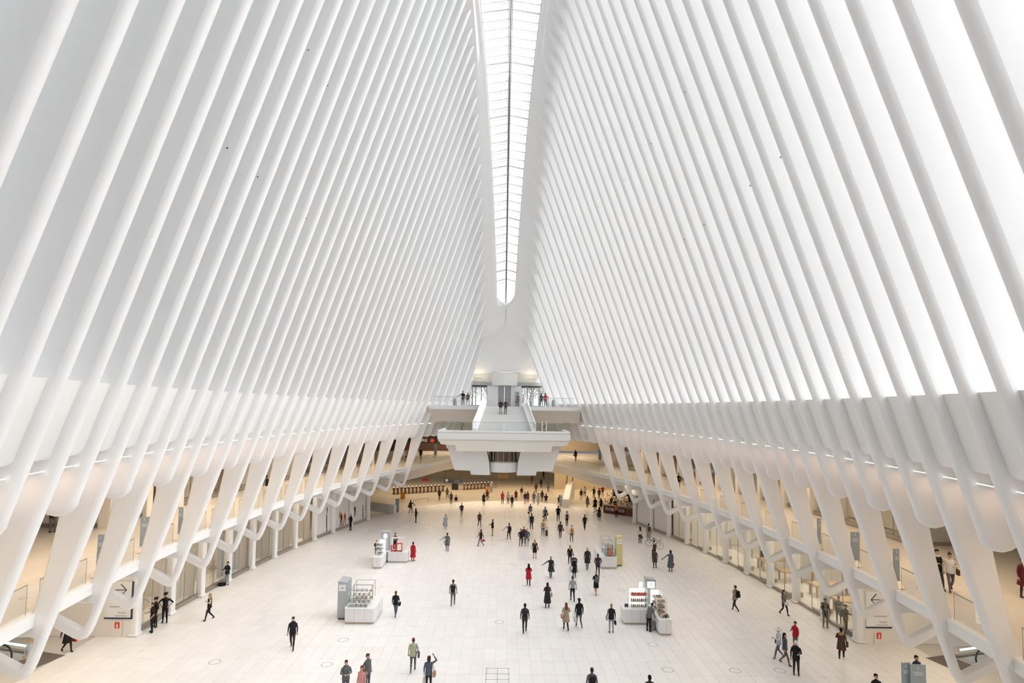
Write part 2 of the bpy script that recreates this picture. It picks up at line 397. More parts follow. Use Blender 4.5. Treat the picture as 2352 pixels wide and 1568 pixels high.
sky = empty('window_1', kind='structure', label='long ridge skylight of paired panes over the whole hall')
def ridge(D, f): return Vector((f * XS(D) + XC, D, ZS(D) + .55 + .38 * (1 - abs(f))))
GL = glass('skylight_glass', (.97, .98, .99), .06)
D = -2.0; k = 0
BAR = mat('skylight_bar', (.70, .70, .70), .4, var=.02)
while D < END - .05:
    D2 = min(D + (SP / 2 if D < END - 1.6 else .22), END)
    for s in (-1, 1):
        pa = MB(); e = .05 if D < END - 1.6 else 0
        c = [ridge(D + e, s * .045), ridge(D + e, s), ridge(D2 - e, s), ridge(D2 - e, s * .045)]
        pa.add(c, [(0, 1, 2, 3)]); pa.build('pane', GL, sky)
        if D > 30 and D < END - 1.6:
            ba = MB(); ba.beam(ridge(D, s * .03), ridge(D, s), .07, .16); ba.beam(ridge(D + .30, s * .03), ridge(D + .30, s), .03, .06); ba.build('glazing_bar', BAR, sky)
        elif k % 2 == 0 and D < 30:
            ba = MB(); ba.beam(ridge(D, s * .03), ridge(D, s), .1, .2); ba.build('glazing_bar', BAR, sky)
    if k % 6 == 0 and D > 30:
        for s in (-1, 1):
            ba = MB(); ba.beam(ridge(D - .04, s * .03), ridge(D - .04, s), .014, .04); ba.build('joint_bar', GREY, sky)
    D = D2; k += 1
fr = MB()
fr.loft([[ridge(D, 0) + Vector(v) for v in ((-.05, 0, -.10), (.05, 0, -.10), (.05, 0, .1), (-.05, 0, .1))] for D in [-2 + j * (END + 2) / 40 for j in range(41)]])
fr.build('ridge_seal', DARK, sky)
for s in (-1, 1):
    fr = MB(); fr.loft([[ridge(D, s * .05) + Vector(v) for v in ((-.05, 0, -.08), (.05, 0, -.08), (.05, 0, .1), (-.05, 0, .1))] for D in [-2 + j * (END + 2) / 40 for j in range(41)]])
    fr.build('ridge_rail', BAR, sky)
    fr = MB(); fr.loft([[ridge(D, s) + Vector(v) for v in ((-.06, 0, -.12), (.06, 0, -.12), (.06, 0, .1), (-.06, 0, .1))] for D in [-2 + j * (END + .8) / 60 for j in range(61)] + [END - 1.0, END - .8, END - .6, END - .4, END - .2, END - .1, END - .04, END]])
    fr.build('edge_rail', BAR, sky)
# back of the hall behind the camera
wb = MB(); wb.box(-30, 30, -9.5, -9, -.5, 30)
wb.build('wall_back', WHITE2, kind='structure', label='plain white wall closing the hall behind the viewpoint')
# small dark sensor dots on the rib faces
dot = MB(); dot.lathe([(.032, 0), (.032, .015), (.0, .022)], n=8); dme = dot.mesh('sensor', DARK)
for (u, v) in [(708, 115), (753, 197), (830, 318), (522, 340), (592, 406), (703, 501), (747, 536), (860, 612), (925, 648), (955, 663), (895, 404), (954, 467), (1009, 518), (1618, 134), (1573, 211), (1496, 330), (1793, 361), (1723, 426), (1617, 516), (1572, 550), (1462, 623), (1398, 657), (1433, 414), (1374, 475), (1320, 523)]:
    best = None
    for i in range(1, 37):
        D = DI(i) - .175; p = atd(u, v, D); s = -1 if u < 1160 else 1
        d = s * (p.x - shift(D, p.z)) - nose(D, p.z)
        if -.0 < d < 1.2 and best is None: best = p
    if best is not None: link('sensor', dme, walls[-1 if u < 1160 else 1], loc=best, rot=(R(90), 0, 0))
# street level outside, and the tower seen through the skylight
for s in (-1, 1):
    gd = MB(); Dd = [-60] + [DI(i) for i in range(-11, 38, 4)] + [81]
    gd.loft([[(s * (nose(D, ZA) + 1.6), D, 14.0), (s * 220, D, 14.0)] for D in Dd], closed=False)
    gd.build('ground_plaza', mat('plaza_paving', (.42, .42, .42), .7, var=.1), kind='structure', label='grey street plaza outside the glazed flank')
m = MB(); m.box(-90, -44, -90, 190, 14, 125)  # unseen block, added to keep sky light off the left ribs
m.build('shade_block', mat('shade_block_grey', (.16, .17, .18), .6, var=.1, scale=.1), label='unseen grey block added outside the left flank to shade it', cat='building')
gd = MB(); gd.add([(-220, 80.2, 14.0), (220, 80.2, 14.0), (220, 500, 14.0), (-220, 500, 14.0)], [(0, 1, 2, 3)])
gd.build('ground_street', MATS['plaza_paving'], kind='structure', label='grey street paving beyond the entrance doors')
# ------------------------------------------------------------------ mezzanine
def edge_pts():
    P = [(nose(D, 6.3) + .72, D) for D in [-9, -4, 0, 4, 8] + [DI(i) for i in range(-1, 33)]]
    return P + [(11.75, 71.6), (11.1, 73.6), (10.3, 76), (9.55, 78.8), (8.8, 81.8), (7.9, 84.8), (6.5, 87.6), (4.4, 89.8), (2.2, 90.9), (0, 91.2)]
EP = edge_pts()
def offset(P, d):
    out = []
    for k, (x, y) in enumerate(P):
        a, b = P[max(0, k - 1)], P[min(len(P) - 1, k + 1)]
        tx, ty = b[0] - a[0], b[1] - a[1]; L = math.hypot(tx, ty)
        out.append((x + ty / L * d, y - tx / L * d))     # away from the hall
    return out
def band(P, s, d0, d1, z0, z1):
    A, B = offset(P, d0), offset(P, d1); mb = MB()
    mb.loft([[(s * a[0], a[1], z0), (s * b[0], b[1], z0), (s * b[0], b[1], z1), (s * a[0], a[1], z1)] for a, b in zip(A, B)])
    return mb
for s, nm in ((-1, 'left'), (1, 'right')):
    mz = MB(); B = offset(EP, .15)
    mz.plan([(s * x, y) for x, y in B] + [(0, 112), (s * 46, 112), (s * 46, -9)], 5.86, 6.27)
    fz = mz.build('floor_mezzanine_' + nm, FLOOR2, kind='structure', label='warm marble %s gallery floor above the shops' % nm)
    band(EP, s, 0, .3, 5.86, 6.17).build('fascia', WHITE2, fz, smooth=30)
    band(EP, s, -.03, .3, 6.185, 6.33).build('kerb', WHITE2, fz, smooth=30)
    far = [(x, y) for x, y in EP if y > 62]
    so_ = MB(); B = offset(far, 1.3)
    so_.plan([(s * x, y) for x, y in B] + [(0, 110), (s * 40, 110), (s * 40, B[0][1])], 4.45, 5.85)
    so_.build('soffit', CREAM, fz)
    so2 = MB(); so2.plan([(s * x, y) for x, y in offset([p for p in EP if p[1] <= 64], 1.0)] + [(s * 46, 64), (s * 46, -9)], 5.72, 5.85); so2.build('shop_soffit', CREAM, fz)
    bal = empty('balustrade_' + nm, kind='structure', label='glass gallery railing with dark handrail, %s side' % nm)
    HR = mat('handrail_bronze', (.36, .33, .30), .4, .3, var=.08)
    def rail(P):
        A = offset(P, .18)
        for (a, b) in zip(A, A[1:]):
            m = MB(); m.add([(s * a[0], a[1], 6.33), (s * b[0], b[1], 6.33), (s * b[0], b[1], 7.36), (s * a[0], a[1], 7.36)], [(0, 1, 2, 3)]); m.build('pane', RAILG, bal)
        h = MB(); h.tube([(s * a[0], a[1], 7.38) for a in A], .022, 6)
        for a in (A[0], A[-1]): h.beam((s * a[0], a[1], 6.3), (s * a[0], a[1], 7.38), .012, .012, up=(0, 1, 0))
        h.build('handrail', HR, bal)
    for i in range(-1 if s < 0 else 0, 33, 2):
        a, b = DI(i) + .34, DI(i + 2) - .34
        if b < 71.5: rail([(nose(D, 6.3) + .72, D) for D in (a, b)])
    rail([(nose(D, 6.3) + .72, D) for D in (DI(33) + .3, 71.0)] + [p for p in EP if p[1] > 71.1])
for s, nm in ((-1, 'left'), (1, 'right')):
    for o in ('floor_mezzanine_', 'balustrade_'): bpy.data.objects[o + nm].location.z = ZMS[s] - 6.3
# gallery ceiling, walls and shop fronts
SHOPIN = [mat('shop_cream', (.74, .68, .58), .6, var=.05), mat('shop_dark', (.10, .075, .055), .6, var=.2), mat('shop_grey', (.50, .50, .48), .6, var=.06), mat('shop_brown', (.26, .17, .11), .6, var=.15)]
for s, nm in ((-1, 'left'), (1, 'right')):
    cl = MB(); Dd = [-9, 0, 8] + [DI(i) for i in range(0, 38, 2)]
    cl.loft([[(s * (nose(D, ZB) + 1.7), D, 10.5), (s * 46, D, 10.5), (s * 46, D, 10.8), (s * (nose(D, ZB) + 1.7), D, 10.8)] for D in Dd])
    cl.build('ceiling_gallery_' + nm, WHITE2, kind='structure', label='white %s gallery ceiling tucked behind the ribs' % nm)
    MW = lambda D: W(D) + (9.9 if s < 0 else 10.5)
    wl = MB()
    Dd = [35.2 + 3.5 * k for k in range(13)]
    wl.loft([[(s * (MW(D) + 2.2), D, 6.2), (s * (MW(D) + 2.4), D, 6.2), (s * (MW(D) + 2.4), D, 10.5), (s * (MW(D) + 2.2), D, 10.5)] for D in Dd])
    wl.box(min(s * MW(35.2), s * 46), max(s * MW(35.2), s * 46), 35.2, 35.45, 6.2, 10.5)
    wm = wl.build('wall_gallery_' + nm, CREAM, kind='structure', label='cream %s gallery wall lined with shop fronts' % nm)
    pb = MB(); pb.box(min(s * (MW(35.2) + .6), s * 40), max(s * (MW(35.2) + .6), s * 40), 35.1, 35.2, 6.27, 6.5); pb.build('baseboard', STEEL, wm)
    dd = MB(); x0 = MW(35.2) + 1.2
    dd.box(min(s * x0, s * (x0 + 1.5)), max(s * x0, s * (x0 + 1.5)), 35.14, 35.24, 6.3, 8.9); dd.build('doorway', SHOPIN[3 if s < 0 else 2], wm)
    ow = MB(); ow.box(s * 45.5, s * 46.2, -9, 112, -.5, 14) if s > 0 else ow.box(-46.2, -45.5, -9, 112, -.5, 14)
    ow.build('wall_outer_' + nm, CREAM, kind='structure', label='outer cream %s wall behind the shops' % nm)
    kinds = [0, 2, 1, 0, 3, 0, 2, 0, 1, 3, 1, 1] if s < 0 else [2, 0, 0, 2, 0, 0, 2, 0, 3, 1, 3, 3]
    for k in range(12):
        a, b = Dd[k], Dd[k + 1]; c = (a + b) / 2
        pl = MB(); pl.box(s * MW(a) - .38, s * MW(a) + .38, a - .32, a + .32, 6.2, 10.5); pl.build('pilaster', CREAM, wm, bevel=.06)
        m = MB(); m.add([(s * (MW(a) + .1), a + .3, 6.55), (s * (MW(b) + .1), b - .3, 6.55), (s * (MW(b) + .1), b - .3, 9.6), (s * (MW(a) + .1), a + .3, 9.6)], [(0, 1, 2, 3)]); m.build('pane', SHOPG, wm)
        m = MB(); m.beam((s * MW(a), a + .3, 6.42), (s * MW(b), b - .3, 6.42), .2, .26); m.build('sill', STEEL, wm)
        m = MB(); m.beam((s * (MW(a) + .1), a + .3, 10.05), (s * (MW(b) + .1), b - .3, 10.05), .3, .9); m.build('lintel', CREAM, wm)
        m = MB(); m.beam((s * (MW(c) + .1), c, 6.5), (s * (MW(c) + .1), c, 9.6), .05, .05, up=(0, 1, 0)); m.build('mullion', STEEL, wm)
        m = MB(); m.beam((s * (MW(a) + 1.9), a + .1, 8.3), (s * (MW(b) + 1.9), b - .1, 8.3), .1, 3.9); m.build('shop_lining', SHOPIN[kinds[k]], wm)
bpy.data.objects['wall_gallery_left'].location.z = ZMS[-1] - 6.3; bpy.data.objects['wall_gallery_right'].location.z = ZMS[1] - 6.3
# wall prints in gallery windows (left) : grey notice board and framed pictures
bd = empty('notice_board', atd(362, 1160, 40.4), R(-68), label='dark grey lettered notice panels in the gallery shop window, left side', cat='notice board')
bd.rotation_euler = (0, 0, R(90) + .02); bd.location = (-(W(40) + 9.7), 40.6, 6.8)
for k in range(2):
    for r in range(2 if k else 1):
        m = MB(); zz = (.05, 1.05) if k else (.05, 2.05)
        m.box(-1.05 + k * 1.45, .3 + k * .8, -.02, .02, zz[r] if k else .05, (zz[r] + .9) if k else 1.95); m.build('panel', GREY, bd)
for z, w, sz in ((1.05, 'GROUND', .30),):
    text('lettering', w, sz, mat('print_white', (.85, .85, .85), .6, var=.02), bd, (-.37, .03, z), (R(90), 0, R(180)))
b_ = MB(); b_.box(-.65, -.1, .021, .026, 1.57, 1.63); b_.box(-.7, -.05, .021, .026, .72, .78); b_.box(-.65, -.1, .021, .026, .42, .48); b_.build('print_line', MATS['print_white'], bd, kind='stuff')
m = MB(); m.box(-1.1, 1.15, -.03, .03, 0, .05); m.box(-1.1, 1.15, -.03, .03, 1.97, 2.02); m.box(.33, .39, -.03, .03, 0, 2); m.box(-1.12, -1.07, -.03, .03, 0, 2); m.build('frame', WHITE, bd)

# ------------------------------------------------------------------ lower shop fronts
CD = [35.0 + 3.5 * k for k in range(11)]
SHOPW = mat('shop_white', (.80, .78, .73), .5, var=.03)
WOOD = mat('oak_wood', (.58, .40, .20), .45, var=.15, scale=8)
for s, nm in ((-1, 'left'), (1, 'right')):
    wl = MB()
    wl.loft([[(s * (COLX(D, s) + 6.5), D, -.1), (s * (COLX(D, s) + 6.7), D, -.1), (s * (COLX(D, s) + 6.7), D, 5.4), (s * (COLX(D, s) + 6.5), D, 5.4)] for D in CD])
    wl.box(min(s * COLX(35, s), s * 45), max(s * COLX(35, s), s * 45), 34.75, 35.0, 0, 5.4)
    wl.box(min(s * COLX(70, s), s * 45), max(s * COLX(70, s), s * 45), 70.0, 70.3, 0, 5.4)
    wm = wl.build('wall_shops_' + nm, CREAM if s < 0 else SHOPW, kind='structure', label='%s shop row under the gallery with white columns and glass fronts' % nm)
    for k, D in enumerate(CD):
        c = MB(); c.box(s * COLX(D, s) - .23, s * COLX(D, s) + .23, D - .27, D + .27, 0, 5.45); c.build('column', WHITE2, wm, bevel=.12, seg=3, smooth=60)
        b = MB(); b.box(s * COLX(D, s) - .29, s * COLX(D, s) + .29, D - .33, D + .33, 0, .16); b.build('column_base', WHITE2, wm, bevel=.08)
        if k == 10: continue
        a, e = D + .3, CD[k + 1] - .3; c = (a + e) / 2
        X = lambda y: s * (COLX(y, s) + .12)
        m = MB(); m.beam((X(a), a, .14), (X(e), e, .14), .24, .28 if s < 0 or k > 6 else .08); m.build('sill', STEEL, wm)
        m = MB(); m.beam((X(a), a, 4.9), (X(e), e, 4.9), .3, 1.0); m.build('lintel', CREAM if s < 0 else SHOPW, wm)
        poster = s < 0 and k >= 7 and k < 10
        plain = s > 0 and k in (8, 9)
        if poster or plain:
            m = MB(); m.add([(X(a), a, .28), (X(e), e, .28), (X(e), e, 4.4), (X(a), a, 4.4)], [(0, 1, 2, 3)]); m.build('poster_panel' if poster else 'blind_panel', mat('poster_white', (.80, .78, .77), .5, var=.02), wm)
        else:
            for q in range(2):
                y0, y1 = (a, c - .02) if q == 0 else (c + .02, e)
                m = MB(); m.add([(X(y0), y0, .28), (X(y1), y1, .28), (X(y1), y1, 4.4), (X(y0), y0, 4.4)], [(0, 1, 2, 3)]); m.build('pane', SHOPG, wm)
            m = MB(); m.beam((X(c), c, .1), (X(c), c, 4.4), .03, .05, up=(0, 1, 0)); m.build('mullion', STEEL, wm)
            if s > 0:   # door with metal shoe standing open at right angles
                y0 = a + .85
                m = MB(); m.add([(X(y0), y0, .2), (X(y0) + 1.1, y0 + .1, .2), (X(y0) + 1.1, y0 + .1, 4.3), (X(y0), y0, 4.3)], [(0, 1, 2, 3)]); dp = m.build('door_leaf', SHOPG, wm)
                m = MB(); m.beam((X(y0) - .05, y0, .16), (X(y0) + 1.1, y0 + .1, .16), .12, .28); m.build('door_shoe', STEEL, dp)
                m = MB(); m.beam((X(y0) - .02, y0 - .6, .16), (X(y0) - .02, y0 + .5, .16), .14, .28); m.build('door_shoe', STEEL, dp)
                m = MB(); m.tube([(X(y0) + .95, y0 - .03, 1.0), (X(y0) + .95, y0 - .03, 1.9)], .025, 6); m.tube([(X(y0) + .95, y0 + .2, 1.0), (X(y0) + .95, y0 + .2, 1.9)], .025, 6); m.build('pull_handle', STEEL, dp)
        # inside partitions give each shop a depth
        m = MB(); m.box(min(s * (COLX(D, s) + .5), s * (COLX(D, s) + 6.5)), max(s * (COLX(D, s) + .5), s * (COLX(D, s) + 6.5)), D - .08, D + .08, 0, 5.3)
        if s < 0 and k in (2, 4, 5, 6, 7): m.build('partition', SHOPIN[0], wm)
        elif s > 0 and k in (7, 8): m.build('partition', SHOPW, wm)
        else: m.v = []
        if s < 0 and k in (1, 3, 5):
            for q in range(9):
                cur = MB(); y = a + .2 + q * .3; cur.tube([(X(y) - .9 - .06 * (q % 2), y, .1), (X(y) - .9 - .06 * (q % 2), y, 4.4)], (.11), 6); cur.build('curtain_fold', SHOPIN[0] if k != 3 else SHOPIN[2], wm, smooth=60)
# printed figures on the white shop hoardings
PR = [mat('print_navy', (.05, .06, .12), .6, var=.05), mat('print_red', (.55, .07, .05), .6, var=.05), mat('print_black', (.03, .03, .03), .6, var=.05), mat('print_orange', (.70, .22, .06), .6, var=.05)]
def flatfig(h, kind):
    P = []
    m = MB()
    def poly(pts, mi=0): m.prism([(x * h, z * h) for x, z in pts], -.006, .006, mi)
    poly([(-.05, .88), (0, .86), (.05, .88), (.055, .95), (0, 1.0), (-.055, .95)], 1)
    poly([(-.12, .84), (.10, .85), (.13, .52), (-.13, .50)])
    poly([(-.12, .52), (-.01, .52), (-.10 if kind else -.2, 0), (-.17 if kind else -.28, .01)])
    poly([(.01, .52), (.12, .52), (.16, .0), (.09, 0)])
    poly([(-.12, .84), (-.10, .76), (-.30, .66 if kind else .5), (-.31, .72 if kind else .55)])
    return m
for (u, v, h, c, kk) in [(723, 1236, 2.0, 0, 0), (747, 1225, 2.2, 0, 1), (783, 1211, 1.6, 2, 1), (791, 1207, 1.5, 1, 0), (767, 1181, 1.0, 1, 1), (780, 1191, .9, 3, 0), (825, 1161, 1.7, 3, 0), (815, 1186, 1.3, 2, 1), (831, 1194, 1.9, 2, 1), (751, 1180, .8, 0, 1), (725, 1192, .5, 2, 0)]:
    d = ray(u, v); best = None
    for q in range(580, 705):
        y = q / 10; k = y / d.y; x = CAM_X + d.x * k
        if best is None or abs(x + COLX(y) + .12) < best[0]: best = (abs(x + COLX(y) + .12), y, CAM_Z + d.z * k)
    y = best[1]; ang = math.atan2(-(COLX(y + .5) - COLX(y - .5)), 1.0)
    flatfig(h, kk).build('printed_figure', [PR[c], PR[3]], bpy.data.objects['wall_shops_left'], loc=(-(COLX(y) + .10), y, max(.3, best[2])), rz=R(90) - ang)
# shop goods : right store tables, left window displays
for k, (D, dx) in enumerate([(40, 3.2), (43.5, 3.6), (47, 3.2), (50.5, 3.4)]):
    t = empty('display_table', (COLX(D, 1) + dx, D, 0), 0, label=['long oak display table nearest the sign wall inside the right shop', 'second oak display table inside the right shop', 'third oak display table inside the right shop', 'farthest oak display table inside the right shop'][k], cat='table', group='oak tables in the right shop')
    m = MB(); m.box(-1.6, 1.6, -.6, .6, .82, .92); m.build('tabletop', WOOD, t, bevel=.02)
    for x in (-1.4, 1.4):
        for y in (-.5, .5): m = MB(); m.box(x - .06, x + .06, y - .06, y + .06, 0, .82); m.build('leg', WOOD, t)
    sh = empty('wall_shelf', (COLX(D, 1) + 6.3, D, 1.6), 0, label=['wall shelf with screen panel nearest the sign wall in the right shop', 'second wall shelf with screen panel in the right shop', 'third wall shelf with screen panel in the right shop', 'farthest wall shelf with screen panel in the right shop'][k], cat='shelf', group='wall shelves in the right shop')
    m = MB(); m.box(-.3, .1, -1.4, 1.4, 0, .08); m.box(-.3, .1, -1.4, 1.4, .75, .83); m.build('boards', WOOD, sh)
    m = MB(); m.box(.05, .12, -1.2, 1.2, 1.2, 2.5); m.build('screen', mat('lit_screen', (.95, .97, 1), emit=1.6), sh)
ped = MB(); ped.box(-.5, .5, -.45, .45, 0, 1.3)
D = 50.3; o = ped.build('pedestal', SHOPIN[0], loc=(-(COLX(D) + 1.1), D, 0), bevel=.02, label='tan display pedestal in a left shop window', cat='pedestal')
m = MB(); m.lathe([(.05, 1.3), (.2, 1.42), (.3, 1.9), (.24, 2.2), (.32, 2.5), (.12, 2.66), (.05, 2.7)], n=10)
m.build('draped_scarf_display', mat('peach_cloth', (.70, .38, .30), .8, var=.2), loc=(-(COLX(D) + 1.1), D, 0), smooth=60, label='peach draped cloth bust on the tan display pedestal', cat='display')
rk = empty('clothes_rack', (-(COLX(54) + 1.2), 54, 0), R(80), label='black rail of dark hanging garments in a left shop window', cat='clothes rack')
m = MB(); m.tube([(-1, 0, 0), (-1, 0, 2.2), (1, 0, 2.2), (1, 0, 0)], .03, 6); m.tube([(-1, 0, 1.2), (1, 0, 1.2)], .03, 6); m.build('frame', DARK, rk)
for k in range(7):
    m = MB(); x = -.8 + k * .26; m.box(x - .05, x + .05, -.22, .22, 1.25 + .1 * (k % 3), 2.12); m.build('garment', SHOPIN[[1, 3, 2][k % 3]], rk, bevel=.03)
pl = MB(); pl.box(-.5, .5, -1.3, 1.3, 0, .35); D = 57.3
pl.build('window_plinth', mat('lit_cream', (.9, .8, .62), .5, emit=.25), loc=(-(COLX(D) + .9), D, 0), label='low lit cream plinth in a left shop window', cat='plinth')
bt = MB(); bt.lathe([(.12, 0), (.13, .4), (.05, .55), (.05, .75), (.07, .76), (.0, .8)], n=10)
bme = bt.mesh('bottle', SHOPW, smooth=50)
for k in range(5): link('bottle', bme, loc=(-(COLX(D) + .8 + .2 * (k % 2)), D - .8 + k * .4, .35), label='tall pale bottle standing on the lit cream window plinth', cat='bottle', group='bottles on the lit window plinth')

# ------------------------------------------------------------------ direction panels on the two walls that face the hall
for s in (-1, 1):
    c = (atd(272, 1378, 34.7) if s < 0 else atd(2018, 1400, 34.7))
    dp = empty('direction_panel', (c.x, 34.72, c.z - 1.0), 0, label='white wall direction panel with arrow on the %s escalator wall' % ('left' if s < 0 else 'right'), cat='sign')
    m = MB(); m.box(-.78, .78, -.03, .0, 0, 2.1); m.build('board', mat('sign_white', (.82, .82, .80), .5, var=.02), dp)
    m = MB(); m.box(.78 if s < 0 else -.86, .86 if s < 0 else .78, -.05, .02, -.06, 2.1) if s < 0 else None
    m.box(-.78, .86 if s < 0 else .78, -.05, .02, -.08, 0); m.build('edge_strip', mat('navy_edge', (.03, .05, .10), .5, var=.05), dp)
    ar = MB(); f = 1 if s < 0 else -1
    ar.beam((-.25 * f, -.045, 1.6), (.45 * f, -.045, 1.6), .02, .035, up=(0, 0, 1)); ar.beam((.12 * f, -.045, 1.95), (.46 * f, -.045, 1.6), .02, .035); ar.beam((.12 * f, -.045, 1.25), (.46 * f, -.045, 1.6), .02, .035)
    ar.build('arrow', PR[2], dp)
    bars(dp, GREY, 0, -.03, .62, [1.0], .05, .1); text('lettering', 'Oculus', .17, GREY, dp, (.25, -.035, .28), (R(90), 0, 0)); bars(dp, GREY, .2, -.03, .1, [.7], .04, .1)
    c = (atd(269, 1437, 34.7) if s < 0 else atd(2019, 1461, 34.7))
    fe = empty('extinguisher_cabinet', (c.x, 34.72, c.z), 0, label='flush wall cabinet with red extinguisher sign below the %s direction panel' % ('left' if s < 0 else 'right'), cat='cabinet')
    m = MB(); m.box(-.28, .28, -.012, .0, -.75, .3); m.build('door', CREAM, fe)
    m = MB(); m.box(-.14, .14, -.03, -.012, -.14, .22); m.build('red_sign', mat('sign_red', (.75, .06, .03), .5, var=.03), fe)
    m = MB(); m.lathe([(.04, -.1), (.045, .06), (.02, .1), (.02, .15)], n=8); m.v = [(x, -.035 + y * .1, z) for x, y, z in m.v]; m.build('symbol', MATS['print_white'], fe)
# escalators by the near corners
RUB = mat('black_rubber', (.03, .03, .03), .5, var=.1)
def escalator(x, y, rz, label, z0=0):
    e = empty('escalator', (x, y, z0), rz, label=label, cat='escalator')
    for sx in (-.65, .65):
        pts = [(sx, 5, .95), (sx, .6, .95)] + [(sx, .6 - .47 * math.sin(a), .48 + .47 * math.cos(a)) for a in [math.pi * k / 8 for k in range(1, 9)]] + [(sx, 5, .0)]
        m = MB(); m.tube(pts, .045, 8); m.build('handrail', RUB, e, smooth=60)
        m = MB(); m.add([(sx, .6, .08), (sx, 5, .08), (sx, 5, .9), (sx, .6, .9)], [(0, 1, 2, 3)]); m.build('side_panel', RAILG, e)
        m = MB(); m.box(sx - .1, sx + .1, .4, 5, -.1, .1); m.build('skirt', STEEL, e)
        m = MB(); m.box(sx - .02 if sx > 0 else sx - .05, sx + .05 if sx > 0 else sx + .02, .8, 4.8, .32, .40); m.build('light_strip', LED, e)
    for k in range(10):
        m = MB(); m.box(-.5, .5, .2 + k * .4, .58 + k * .4, -.12, .015); m.build('step', GREY, e)
    m = MB(); m.box(-1.0, 1.0, -1.4, .2, -.05, .012); m.build('landing_plate', mat('dark_mat', (.16, .14, .12), .6, var=.1), e)
    return e
p = at(130, 1500); escalator(-25.8, 31.6, R(75), 'black handrailed escalator at the left corner under the gallery')
escalator(25.5, 32.2, R(-75), 'black handrailed escalator at the right corner under the gallery')

# ------------------------------------------------------------------ far end : landing on pylons, stair, upper platform, doors
CXE = -.30
EW = mat('end_white', (.82, .82, .82), .5, var=.02)
def sym(P): return [(CXE + x, z) for x, z in P] + [(CXE - x, z) for x, z in reversed(P)]
ld = empty('landing', (0, 0, 0), kind='structure', label='white stair landing cantilevered on two stepped pylons')
m = MB(); m.prism(sym([(7.0, 11.2), (7.05, 10.75), (6.95, 10.45)]), 60.0, 66.5); m.build('deck', EW, ld, bevel=.08)
m = MB(); m.prism(sym([(6.95, 10.46), (6.65, 9.95), (6.0, 9.90), (5.15, 9.85), (5.0, 9.25)]), 60.12, 61.6); m.build('front_beam', CREAM, ld, bevel=.05)
m = MB(); m.prism(sym([(6.95, 10.47), (6.6, 9.85), (6.3, 9.85), (6.15, 9.42), (5.8, 9.38), (5.2, 9.3)]), 61.6, 66.5); m.build('stepped_slab', CREAM, ld)
for s in (-1, 1):
    m = MB(); m.prism([(CXE + s * x, z) for x, z in [(6.05, 9.4), (5.3, 7.1), (3.6, 7.05), (3.5, 6.62), (1.45, 6.6), (1.55, 8.0), (1.85, 9.3)]], 61.6, 65.5); m.build('pylon', EW, ld, bevel=.06)
RIM = MB(); RIM.prism(sym([(7.02, 11.42), (7.02, 11.2)]), 59.98, 60.3); RIM.build('kerb', EW, ld, bevel=.03)
for s in (-1, 1):
    k = MB(); k.prism([(CXE + s * x, z) for x, z in [(7.0, 11.2), (7.0, 11.45), (6.7, 11.45), (6.7, 11.2)]], 60.3, 66); k.build('kerb', EW, ld)
bal = empty('balustrade_landing', kind='structure', label='frameless glass railing around the stair landing')
def grail(parent, pts, z0, z1, mt=RAILG, r=.025):
    for a, b in zip(pts, pts[1:]):
        m = MB(); m.add([(a[0], a[1], z0), (b[0], b[1], z0), (b[0], b[1], z1), (a[0], a[1], z1)], [(0, 1, 2, 3)]); m.build('pane', mt, parent)
    m = MB(); m.tube([(a[0], a[1], z1) for a in pts], r, 6); m.build('handrail', STEEL, parent)
grail(bal, [(CXE - 6.9, 65.8), (CXE - 6.9, 60.2), (CXE - 3.4, 60.15), (CXE, 60.15), (CXE + 3.4, 60.15), (CXE + 6.9, 60.2), (CXE + 6.9, 65.8)], 11.3, 12.35)
grail(bal, [(CXE - 3.0, 61.8), (CXE - 6.3, 61.8)], 11.25, 12.3)
grail(bal, [(CXE + 3.0, 61.8), (CXE + 6.3, 61.8)], 11.25, 12.3)
for x in (3.05, 4.1, 4.55):
    m = MB(); m.box(CXE + x - .05, CXE + x + .05, 61.2, 61.3, 11.2, 12.5); m.build('post', EW, bal)
# escalator heads to both sides of the stair
for s, lb in ((-1, 'left'), (1, 'right')):
    e = empty('escalator', (CXE + s * 4.0, 61.9, 11.2), 0, label='small black escalator head on the stair landing, %s of the stair' % lb, cat='escalator')
    for sx in (-.62, .62):
        m = MB(); pts = [(sx, 3.6, .55), (sx, .8, .95)] + [(sx, .6 - .42 * math.sin(a), .52 + .43 * math.cos(a)) for a in [math.pi * k / 6 for k in range(7)]] + [(sx, 3.6, -.35)]
        m.tube(pts, .05, 6); m.build('handrail', RUB, e)
        m = MB(); m.box(sx - .1, sx + .1, .2, 3.4, -.05, .12); m.build('skirt', GREY, e)
    m = MB(); m.box(-.6, .6, -.4, .6, .0, .02); m.build('landing_plate', GREY, e)
